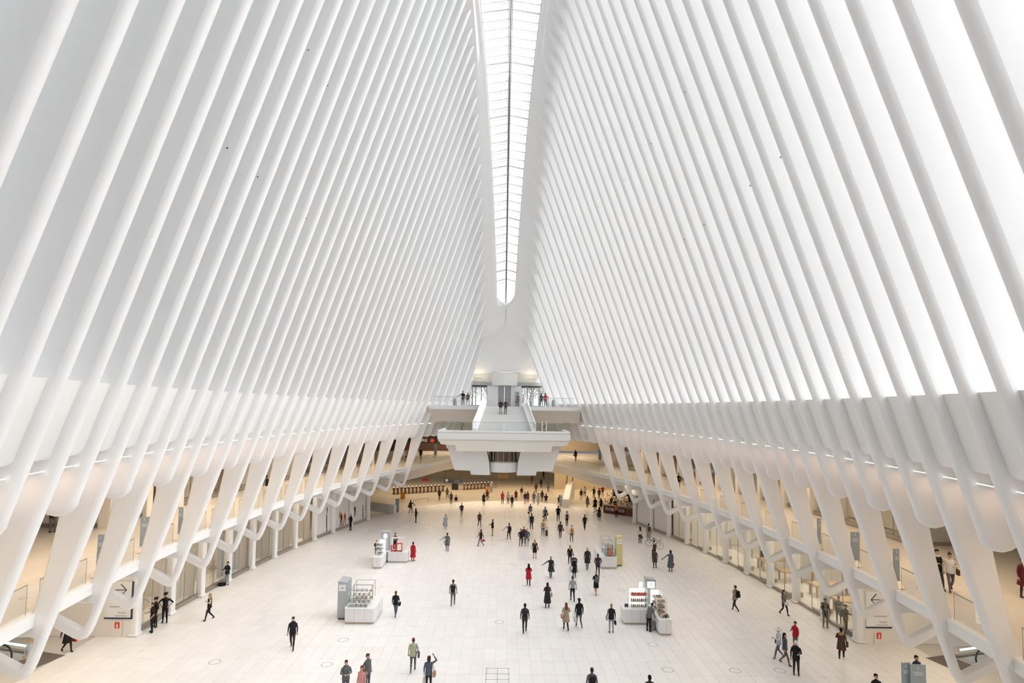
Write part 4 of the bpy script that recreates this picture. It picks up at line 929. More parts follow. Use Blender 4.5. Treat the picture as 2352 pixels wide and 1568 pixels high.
# A : left, near
k = empty('kiosk', label='white kiosk with grey tower and three glass cases, nearest on the left floor', cat='kiosk')
counter(k, -10.35, -8.42, 37.0, 39.7)
tower(k, -11.0, -10.42, 37.75, 38.95, 2.45, KG, 'plain', .08)
bars(k, GREY, -10.71, 37.735, 2.07, [.14, .26], .04, .08)
for q in range(3): case(k, -10.2 + .0 * q, -8.95, 37.2 + q * .8, 37.85 + q * .8, .98, 1.85 + q * .10, 2, False, .12)
goods([(-10.0 + .3 * a, 37.4 + .8 * q, 1.0 + .44 * z) for q in range(3) for z in range(2) for a in range(4)], 'pot', [C4, C1, GREY, C2], 'small jar on a glass shelf of the nearest left kiosk', 'jar', 'jars in the nearest left kiosk', 'jar')
# B : left, far, cross shaped with red frames
k = empty('kiosk', label='cross shaped white kiosk with starred grey tower and red frames on the far left floor', cat='kiosk')
counter(k, -11.4, -10.6, 49.4, 53.2, .95, 2); counter(k, -10.55, -8.72, 51.3, 52.3, .95, 2)
tower(k, -11.25, -10.45, 51.9, 52.5, 2.6, KG, None, .0)
st = MB()
for a in range(4): st.beam((-10.85 - .2 * math.cos(a * .785), 51.88, 2.2 - .24 * math.sin(a * .785)), (-10.85 + .2 * math.cos(a * .785), 51.88, 2.2 + .24 * math.sin(a * .785)), .02, .05)
st.build('star_emblem', LITW, k)
case(k, -11.25, -10.75, 50.0, 51.6, .95, 2.0, 3, True)
m = MB()
for (x0, x1, z1, y, w) in ((-10.2, -9.15, 2.0, 51.85, .07),): 
    for x in (x0, x1): m.box(x - w, x + w, y - .05, y + .05, .95, z1)
    m.box(x0 - w, x1 + w, y - .06, y + .06, z1, z1 + .13)
m.build('white_frame', WHITE, k)
for (x0, x1, z1, y) in ((-9.75, -9.3, 1.6, 51.55), (-10.25, -9.9, 1.38, 51.6)):
    m = MB()
    for x in (x0, x1): m.box(x - .04, x + .04, y - .06, y + .06, .95, z1)
    m.box(x0 - .045, x1 + .045, y - .065, y + .065, z1, z1 + .08); m.box(x0 + .04, x1 - .04, y - .05, y + .05, .952, 1.03); m.build('red_frame', KR, k)
goods([(-11.1 + .2 * a, 50.2 + .35 * b, .97 + .34 * z) for z in range(3) for a in range(2) for b in range(3)], 'box', [C4, C5, KW], 'small pale carton in the lit case of the cross shaped kiosk', 'carton', 'cartons in the lit left case', 'carton')
goods([(-10.2 + .18 * a, 51.45, .95) for a in range(6)], 'pot', [C2, KR, C3], 'small jar before the red frames of the cross shaped kiosk', 'jar', 'jars before the red frames', 'jar')
# C : right, far, with yellow tower
k = empty('kiosk', label='white kiosk with pale yellow tower and glass case on the far right floor', cat='kiosk')
counter(k, 8.3, 9.75, 50.1, 53.9, .98, 2); tower(k, 9.82, 10.4, 51.0, 51.7, 2.55, KY, 'plain', -.06)
bars(k, KG, 10.11, 50.985, 2.15, [.26], .05, .08)
case(k, 8.75, 9.7, 50.4, 52.2, .98, 2.0, 3, False, .1); case(k, 8.8, 9.65, 52.3, 53.4, .98, 2.1, 2, False, .1)
goods([(8.9 + .2 * a, 50.6 + .5 * b, 1.0 + .32 * z) for z in range(3) for a in range(4) for b in range(2)], 'bottle', [C4, GREY, C4, C3], 'slim bottle in the glass case of the yellow towered kiosk', 'bottle', 'bottles in the yellow kiosk', 'bottle')
m = MB(); m.lathe([(.1, 0), (.22, .1), (.2, .35), (.12, .42), (.1, .5), (.13, .62), (.09, .74), (0, .78)], n=12); m.build('bust_figure', C2, loc=(9.2, 50.55, 1.0), smooth=50, label='brown bust in the glass case of the yellow towered kiosk', cat='bust')
# D : right, near, lit shelves of bottles
k = empty('kiosk', label='white kiosk with grey tower and brightly lit shelves, nearest on the right floor', cat='kiosk')
counter(k, 7.55, 9.25, 37.35, 38.45, .98, 3); counter(k, 9.42, 10.25, 35.6, 39.6, .98, 2)
tower(k, 9.3, 9.95, 38.4, 39.0, 2.65, KG, 'lit', .1)
bars(k, KG, 9.62, 38.385, 2.35, [.22, .3, .3], .035, .09)
case(k, 8.1, 9.2, 37.55, 38.3, .98, 2.1, 3, True); case(k, 9.55, 10.15, 36.6, 38.3, .98, 2.0, 3, True, .1); case(k, 9.0, 9.3, 38.6, 39.3, .98, 2.2, 2, True)
m = MB(); m.box(-.12, .12, -.02, .02, .0, .2); m.build('till_screen', DARK, loc=(7.85, 37.75, .99), rot=(R(-15), 0, 0), label='small black till screen on the left end of the lit right kiosk', cat='screen')
goods([(8.2 + .13 * a, 37.75, .99 + .37 * z) for z in range(2) for a in range(8)], 'bottle', [C1, C3, C1, C5], 'small bottle on the lower lit shelves of the nearest right kiosk', 'bottle', 'bottles on the lit right kiosk', 'bottle')
goods([(8.25 + .2 * a, 37.75, 1.74) for a in range(5)], 'bag', [KR, C2], 'red pouch on the top lit shelf of the nearest right kiosk', 'pouch', 'red pouches on the lit right kiosk', 'pouch')
goods([(9.68 + .16 * a, 36.75 + .32 * b, .99 + .34 * z) for z in range(3) for a in range(3) for b in range(4)], 'lump', [C1, C4, C1, C5], 'round soap or jar in the right lit case of the nearest right kiosk', 'jar', 'soaps in the right lit case', 'soap_jar')
goods([(9.6 + .15 * a, 35.9 + .15 * b, .99) for a in range(4) for b in range(3)], 'pot', [C4, C1, C3, C5], 'small jar on the front end of the nearest right kiosk', 'jar', 'jars on the right kiosk end', 'jar')
m = MB(); m.box(-.15, .15, -.2, .2, 0, .55); m.box(-.13, .13, -.23, -.2, .1, .25); m.box(-.13, .13, -.23, -.2, .3, .45)
m.build('drawer_trolley', mat('mauve_plastic', (.28, .22, .25), .5, var=.05), loc=(9.2, 36.6, 0.0), label='mauve drawer unit under the lit right kiosk by the stooping person', cat='trolley', bevel=.02)
# ------------------------------------------------------------------ people
import numpy as np
PC = dict(blk=(.014, .014, .017), dk=(.030, .029, .031), navy=(.020, .028, .050), jean=(.050, .068, .105), grey=(.13, .135, .145), lgrey=(.33, .34, .35), white=(.74, .73, .71), cream=(.60, .53, .44),
          kha=(.36, .29, .195), brn=(.085, .050, .032), red=(.46, .016, .028), pink=(.62, .30, .27), pgrn=(.44, .47, .33), purp=(.30, .18, .32), lblue=(.42, .50, .60), camo=(.24, .215, .165), olive=(.13, .115, .070), org=(.56, .22, .035), mar=(.11, .018, .024), tan=(.42, .24, .12), bgry=(.085, .11, .14), plum=(.07, .04, .055),
          skin=(.55, .33, .23), dskin=(.16, .085, .055), hblk=(.010, .008, .008), hbrn=(.055, .030, .018), hbld=(.42, .28, .13), hgry=(.35, .33, .31), hred=(.17, .055, .022))
def pm(c): return mat('cloth_' + c if 'skin' not in c and not c.startswith('h') else ('skin_tone_' if 'skin' in c else 'hair_') + c, PC[c], .75 if 'skin' not in c else .55, var=.10 if c != 'camo' else .38, scale=9 if c != 'camo' else 16, spec=.25)
EYE = mat('eye_dark', (.02, .015, .012), .3, var=.05); LIP = mat('lip', (.35, .11, .09), .5, var=.05)
LEG = {'s': [((-.085, 0, .90), (-.10, .012, .49), (-.11, -.02, .075)), ((.085, 0, .90), (.10, .012, .49), (.11, -.02, .075))],
       'wl': [((-.085, 0, .90), (-.095, .17, .51), (-.085, .25, .085)), ((.085, 0, .90), (.09, -.01, .485), (.085, -.30, .15))],
       'wr': [((-.085, 0, .90), (-.09, -.01, .485), (-.085, -.30, .15)), ((.085, 0, .90), (.095, .17, .51), (.085, .25, .085))],
       'sit': [((-.09, 0, .90), (-.12, .42, .90), (-.12, .40, .48)), ((.09, 0, .90), (.12, .42, .90), (.12, .40, .48))]}
ARM = {'h': ((.235, -.02, 1.15), (.25, .04, .90)), 'f': ((.235, .09, 1.17), (.235, .25, .97)), 'b': ((.24, -.13, 1.17), (.25, -.20, .93)), 't': ((.25, .03, 1.16), (.09, .29, 1.19)), 'k': ((.40, -.07, 1.19), (.20, .03, .99)),
       'r': ((.37, .08, 1.52), (.22, .13, 1.70)), 'o': ((.42, .02, 1.24), (.66, .06, 1.06)), 'p': ((.28, -.09, 1.16), (.19, .06, .97)), 'g': ((.25, .0, 1.15), (.15, .19, 1.26))}
def segd(c, a, b):
    ab = b - a; t = np.clip(((c - a) @ ab) / (ab @ ab), 0, 1)[:, None]; return np.linalg.norm(c - (a + t * ab), axis=1)
BODY = {}
def voxel(me, size):
    o = bpy.data.objects.new('tmp', me); COL.objects.link(o)
    r = o.modifiers.new('r', 'REMESH'); r.mode = 'VOXEL'; r.voxel_size = size
    sm = o.modifiers.new('s', 'SMOOTH'); sm.factor = .5; sm.iterations = 2
    dg = bpy.context.evaluated_depsgraph_get(); dg.update()
    out = bpy.data.meshes.new_from_object(o.evaluated_get(dg)); bpy.data.objects.remove(o); return out
def body(legs, al, ar, lean=0.0):
    key = (legs, al, ar, lean)
    if key in BODY: return BODY[key]
    m = MB(); S = []
    def E(z, rx, ry, cy=0.0, n=16): return [(rx * math.cos(2 * math.pi * j / n), cy + ry * math.sin(2 * math.pi * j / n), z) for j in range(n)]
    m.loft([E(.82, .10, .085), E(.86, .150, .108), E(.94, .166, .118), E(1.04, .148, .104), E(1.14, .143, .10), E(1.26, .160, .112, .005), E(1.37, .178, .112), E(1.43, .150, .088, -.01), E(1.465, .085, .068, -.01), E(1.49, .06, .058, -.005)])
    m.tube([(0, -.01, 1.44), (0, .0, 1.50), (0, .01, 1.56)], [.058, .053, .055], 12)
    m.loft([E(1.502, .020, .025, .045), E(1.515, .040, .050, .035), E(1.545, .057, .075, .02), E(1.59, .069, .090, .006), E(1.64, .074, .097, 0), E(1.69, .070, .093, -.004), E(1.725, .050, .068, -.006), E(1.742, .022, .03, -.006)])
    m.tube([(0, .085, 1.645), (0, .108, 1.605), (0, .09, 1.597)], [.008, .015, .010], 6)
    for s in (-1, 1): m.tube([(s * .070, -.005, 1.60), (s * .082, -.012, 1.625), (s * .074, -.008, 1.65)], [.012, .017, .012], 6)
    seg = [('head', (0, 0, 1.60), (0, 0, 1.68), .085), ('head', (0, 0, 1.50), (0, .0, 1.56), .055), ('torso', (0, 0, .95), (0, 0, 1.40), .15), ('torso', (-.15, 0, 1.40), (.15, 0, 1.40), .07)]
    hand = []
    for s, L in zip((-1, 1), LEG[legs]):
        h, k, a = [Vector(p) for p in L]
        m.tube([h + Vector((0, 0, .03)), h.lerp(k, .25), h.lerp(k, .65), k, k.lerp(a, .3), k.lerp(a, .75), a], [.083, .088, .070, .057, .058, .044, .040], 12)
        fd = Vector((s * .02, .145, -.03)) if a.z < .12 or legs == 'sit' else Vector((s * .01, .125, -.095))
        m.tube([a + Vector((0, -.045, -.025)), a + Vector((0, 0, -.03)), a + fd * .6 + Vector((0, 0, -.01)), a + fd], [(.035), (.047), (.042), (.022)], 10)
        seg += [('thigh', h, k, .08), ('shin', k, a, .05), ('foot', a + Vector((0, -.045, -.035)), a + fd, .040)]
    for s, A in ((-1, al), (1, ar)):
        e, w = [Vector((s * p[0], p[1], p[2])) for p in ARM[A]]; sh = Vector((s * .165, -.005, 1.405))
        m.tube([sh, sh.lerp(e, .3), sh.lerp(e, .75), e, e.lerp(w, .35), w], [.060, .055, .046, .043, .040, .028], 10)
        seg += [('uarm', sh, e, .05), ('farm', e, w, .037)]
        hand.append((s, w, (w - e).normalized()))
    me = m.mesh('b', EYE); out = voxel(me, .021)
    n = len(out.vertices); co = np.empty(n * 3, 'f'); out.vertices.foreach_get('co', co); co = co.reshape(-1, 3)
    faces = [tuple(p.vertices) for p in out.polygons]
    cen = np.array([co[list(f)].mean(0) for f in faces])
    ds = np.stack([segd(cen, np.array(a, float), np.array(b, float)) - r for _, a, b, r in seg], 1)
    tags = [seg[q][0] for q in ds.argmin(1)]
    reg = []
    for t, c in zip(tags, cen):
        if t == 'head': reg.append(1 if (c[2] > 1.595 and (c[1] < -.012 or c[2] > 1.685) and c[2] > 1.60 - c[1] * .2) or (c[2] > 1.54 and c[1] < -.04) else 0)
        else: reg.append({'torso': 2, 'uarm': 2, 'farm': 3, 'thigh': 5, 'shin': 6, 'foot': 7}[t] if not (t == 'torso' and c[2] < .93) else 5)
    hm = MB()
    for s, w, d in hand:     # palm, four fingers of different lengths and a thumb
        side = d.cross(Vector((0, 1, 0)) if abs(d.y) < .8 else Vector((0, 0, 1))).normalized(); nrm = side.cross(d).normalized()
        if nrm.x * s > 0: nrm = -nrm
        across = d.cross(nrm).normalized()
        hm.tube([w - d * .02, w + d * .02, w + d * .06, w + d * .088], [(.026), (.030), (.034), (.028)], 8)
        for q, ln in enumerate((.066, .078, .072, .055)):
            b = w + d * .082 + across * (.027 - .018 * q); k1 = b + d * ln * .5 + nrm * .006; hm.tube([b, k1, k1 + d * ln * .38 + nrm * .022], [.0095, .0085, .006], 5)
        b = w + d * .025 + across * .030; k1 = b + d * .035 + across * .022; hm.tube([b, k1, k1 + d * .035 + nrm * .01], [.012, .010, .007], 5)
    nh = len(hm.f); em = MB()
    for s in (-1, 1): em.lathe([(.0, 1.632), (.010, 1.636), (.012, 1.641), (.0, 1.649)], s * .030, .083, 6)
    ne = len(em.f); em.box(-.022, .022, .078, .089, 1.570, 1.577)
    V = [tuple(p) for p in co]; F = list(faces)
    for part in (hm, em):
        o = len(V); V += part.v; F += [tuple(i + o for i in f) for f in part.f]
    reg += [4] * nh + [8] * ne + [9] * (len(em.f) - ne)
    if lean:
        def bend(p):
            x, y, z = p
            if z <= .92: return p
            c, s_ = math.cos(lean), math.sin(lean); return (x, y * c + (z - .92) * s_, .92 + (z - .92) * c - y * s_)
        V = [bend(p) for p in V]
    if legs == 'sit': V = [(x, y, z - .40) for x, y, z in V]
    base = bpy.data.meshes.new('body'); base.from_pydata(V, [], F); base.shade_smooth()
    BODY[key] = (base, np.array(reg)); return BODY[key]
WEAR = {}
def wear(kind):
    """clothing and hair shapes in the body's own frame"""
    if kind in WEAR: return WEAR[kind]
    m = MB()
    def E(z, rx, ry, cy=0.0, n=14): return [(rx * math.cos(2 * math.pi * j / n), cy + ry * math.sin(2 * math.pi * j / n), z) for j in range(n)]
    if kind == 'long': m.loft([E(1.757, .03, .04, -.01), E(1.735, .072, .088, -.012), E(1.67, .088, .094, -.022), E(1.60, .092, .070, -.045), E(1.50, .098, .052, -.068), E(1.40, .095, .042, -.095), E(1.31, .070, .030, -.108), E(1.29, .04, .015, -.108)])
    elif kind == 'bob': m.loft([E(1.757, .03, .04, -.01), E(1.735, .074, .09, -.012), E(1.67, .092, .097, -.02), E(1.60, .096, .080, -.04), E(1.53, .090, .062, -.05), E(1.50, .06, .03, -.05)])
    elif kind == 'short': m.loft([E(1.757, .03, .04, -.008), E(1.735, .068, .086, -.010), E(1.69, .080, .096, -.014), E(1.655, .082, .078, -.032), E(1.60, .072, .050, -.052), E(1.57, .05, .03, -.055)])
    elif kind == 'bun':
        m.loft([E(1.757, .03, .04, -.008), E(1.735, .068, .086, -.010), E(1.69, .080, .096, -.014), E(1.655, .082, .078, -.032), E(1.60, .072, .050, -.052)]); m.lathe([(.0, 1.70), (.035, 1.715), (.045, 1.75), (.03, 1.785), (.0, 1.795)], 0, -.075, 10)
    elif kind == 'cap': m.loft([E(1.765, .03, .04), E(1.75, .075, .092), E(1.70, .088, .108), E(1.665, .090, .110)]); m.box(-.07, .07, .08, .19, 1.672, 1.684)
    elif kind == 'pcap': m.lathe([(.0, 1.79), (.11, 1.785), (.128, 1.76), (.098, 1.725), (.092, 1.68)], 0, 0, 16); m.box(-.07, .07, .07, .15, 1.68, 1.69)
    elif kind == 'sunhat': m.lathe([(.0, 1.80), (.07, 1.79), (.09, 1.70), (.10, 1.685), (.21, 1.665), (.21, 1.655), (.09, 1.67)], 0, 0, 18)
    elif kind == 'jacket': m.loft([E(1.44, .165, .095, -.01), E(1.36, .192, .130), E(1.22, .178, .130), E(1.08, .168, .124), E(.95, .186, .138), E(.84, .188, .142), E(.83, .172, .128)])
    elif kind == 'coat': m.loft([E(1.44, .165, .095, -.01), E(1.36, .194, .132), E(1.22, .180, .132), E(1.08, .172, .128), E(.92, .200, .155), E(.72, .225, .20), E(.56, .245, .235), E(.55, .22, .21)])
    elif kind == 'longcoat': m.loft([E(1.44, .165, .095, -.01), E(1.36, .196, .135), E(1.20, .182, .135), E(1.06, .176, .132), E(.9, .205, .165), E(.65, .235, .23), E(.36, .265, .27), E(.35, .24, .24)])
    elif kind == 'skirt': m.loft([E(1.06, .155, .11), E(.95, .182, .135), E(.8, .196, .165), E(.56, .205, .19), E(.55, .18, .16)])
    elif kind == 'hood': m.loft([E(1.50, .09, .06, -.04), E(1.47, .125, .085, -.06), E(1.40, .12, .07, -.10), E(1.36, .06, .03, -.12)])
    elif kind == 'scarf': m.lathe([(.07, 1.43), (.105, 1.45), (.11, 1.49), (.075, 1.53)], 0, .0, 12)
    WEAR[kind] = m; return m
WM = {}
def wmesh(kind, c, lean=0.0, sit=False):
    k = (kind, c, lean, sit)
    if k not in WM:
        m = MB(); s = wear(kind); m.v, m.f, m.m = list(s.v), list(s.f), list(s.m)
        if lean: m.v = [(x, y, z) if z <= .92 else (x, y * math.cos(lean) + (z - .92) * math.sin(lean), .92 + (z - .92) * math.cos(lean) - y * math.sin(lean)) for x, y, z in m.v]
        if sit: m.v = [(x, y, z - .40) for x, y, z in m.v]
        WM[k] = m.mesh(kind, pm(c), smooth=60)
    return WM[k]
BAGS = {}
def bagmesh(kind, c, s, al):
    """s: body side of the bag; al: that arm's pose"""
    k = (kind, c, s, al)
    if k in BAGS: return BAGS[k]
    m = MB(); w = ARM[al][1]; hx, hy, hz = s * w[0], w[1], w[2] - .09
    if kind == 'backpack':
        b = MB(); b.box(-.145, .145, -.30, -.125, .98, 1.42); q = b.mesh('backpack', pm(c), smooth=50, bevel=.055, seg=3)
        b2 = MB(); b2.box(-.10, .10, -.335, -.29, 1.02, 1.22)
        for e in (-1, 1): b2.tube([(e * .09, -.14, 1.40), (e * .10, -.03, 1.475), (e * .105, .115, 1.40), (e * .13, .10, 1.20), (e * .135, -.12, 1.08)], .018, 6)
        BAGS[k] = (q, [('pocket_and_straps', b2.mesh('pocket_and_straps', pm(c), smooth=40))]); return BAGS[k]
    if kind == 'shoulder':
        m.prism([(-.15, .78), (.15, .78), (.13, 1.02), (-.13, 1.02)], -.055, .055); m.v = [(s * .29 + y, x - .02, z) for x, y, z in m.v]; st = MB(); st.tube([(s * .27, .07, 1.02), (s * .20, .05, 1.3), (s * .17, -.01, 1.475), (s * .2, -.09, 1.3), (s * .27, -.10, 1.02)], .012, 6)
    elif kind == 'hand':
        m.prism([(-.15, -.32), (.15, -.32), (.12, -.12), (-.12, -.12)], -.06, .06); m.v = [(hx + y * .9, hy + x, hz + z) for x, y, z in m.v]; st = MB(); st.tube([(hx, hy + .08, hz - .13), (hx, hy + .05, hz - .02), (hx, hy, hz + .01), (hx, hy - .05, hz - .02), (hx, hy - .08, hz - .13)], .010, 6)
    elif kind == 'tote':
        m.prism([(-.17, -.45), (.17, -.45), (.18, -.12), (-.18, -.12)], -.05, .05); m.v = [(hx + y, hy + x, hz + z) for x, y, z in m.v]; st = MB(); st.tube([(hx, hy + .10, hz - .13), (hx, hy + .02, hz), (hx, hy - .02, hz), (hx, hy - .10, hz - .13)], .008, 6)
    elif kind == 'case':
        m.box(-.14, .14, -.14, .10, .06, .62); m.v = [(s * .38 + x, y - .25, z) for x, y, z in m.v]; st = MB(); st.tube([(s * .38 - .09, -.26, .6), (s * .38 - .09, -.24, 1.0), (s * .38 + .09, -.24, 1.0), (s * .38 + .09, -.26, .6)], .012, 6)
        for e in (-.1, .1): st.lathe([(.03, 0), (.03, .06)], s * .38 + e, -.3, 8)
    elif kind == 'phone':
        m.box(-.037, .037, -.006, .006, -.07, .07); m.v = [(s * .05 + x, .40 + y, 1.24 + z) for x, y, z in m.v]; st = None
    elif kind == 'rifle':
        m.box(-.02, .02, -.03, .03, -.32, .25); m.box(-.02, .02, -.10, -.02, -.05, .02); m.v = [(.12 + x + z * .3, .18 + y, .98 + z) for x, y, z in m.v]; st = MB(); st.tube([(.2, .17, 1.2), (.1, .0, 1.47), (-.1, .14, 1.2), (.05, .18, .8)], .012, 6)
    BAGS[k] = (m.mesh(kind, pm(c), smooth=40, bevel=.012), [('strap', st.mesh('strap', pm(c), smooth=40))] if st else []); return BAGS[k]
BAGNAME = {'backpack': ('backpack', 'backpack'), 'shoulder': ('shoulder_bag', 'bag'), 'hand': ('handbag', 'bag'), 'tote': ('tote_bag', 'bag'), 'case': ('suitcase', 'suitcase'), 'phone': ('phone', 'phone'), 'rifle': ('rifle', 'rifle')}
CN = dict(blk='black', dk='dark', navy='navy', jean='blue', grey='grey', lgrey='light grey', white='white', cream='cream', kha='khaki', brn='brown', red='red', pink='pink', pgrn='pale green', purp='purple', lblue='pale blue', org='orange', mar='dark red', tan='tan', bgry='slate blue', olive='olive')
def person(u, v, lvl, hd, pose, hair, top, bot, shoe, wears, bags, what, where, h=1.72, skin='skin', lean=0.0, xy=None):
    legs, al, ar = pose.split()
    base, reg = body(legs, al, ar, lean)
    me = base.copy()
    hs, hc = hair.split()
    slots = [skin, hc if hs != 'bald' else skin, top, top if 'tee' not in wears else skin, skin, bot if 'bare' not in wears and 'shorts' not in wears else (bot if 'shorts' in wears else skin), bot if 'bare' not in wears and 'shorts' not in wears else skin, shoe]
    for c in slots: me.materials.append(pm(c))
    me.materials.append(EYE); me.materials.append(LIP)
    me.polygons.foreach_set('material_index', reg.astype(np.int32)); me.update()
    z = {0: 0.0, 1: ZMS[-1 if u < 1160 else 1] - .03, 2: 14.04, 3: -.55}.get(lvl, lvl)
    p = Vector((*xy, z)) if xy else at(u, v, z)
    o = link('person', me, loc=p, rz=R(hd), label='person in %s %s' % (what, where), cat='person')
    s = h / 1.745; o.scale = (s, s, s)
    if hs != 'bald': link('hair' if hs in ('long', 'bob', 'short', 'bun') else 'hat', wmesh(hs, hc, lean, legs == 'sit'), o)
    for w in wears.split():
        if ':' in w: nm_, c = w.split(':'); link({'jacket': 'jacket', 'coat': 'coat', 'longcoat': 'coat', 'skirt': 'skirt', 'hood': 'hood', 'scarf': 'scarf', 'cap': 'cap', 'pcap': 'cap', 'sunhat': 'sun_hat'}[nm_], wmesh(nm_, c, lean, legs == 'sit'), o)
    for b in bags.split():
        kd, c, sd = (b.split(':') + ['r'])[:3]; sgn = 1 if sd == 'r' else -1
        q, subs = bagmesh(kd, c, sgn, ar if sgn > 0 else al)
        nm_, ct = BAGNAME[kd]
        bo = link(nm_, q, loc=p, rz=R(hd), label='%s %s of the person in %s' % (CN.get(c, c), nm_.replace('_', ' '), what), cat=ct); bo.scale = (s, s, s)
        for sn, sm in subs: link(sn, sm, bo)
    return o
A, T, Lf, Rt = 0, 180, 90, -90
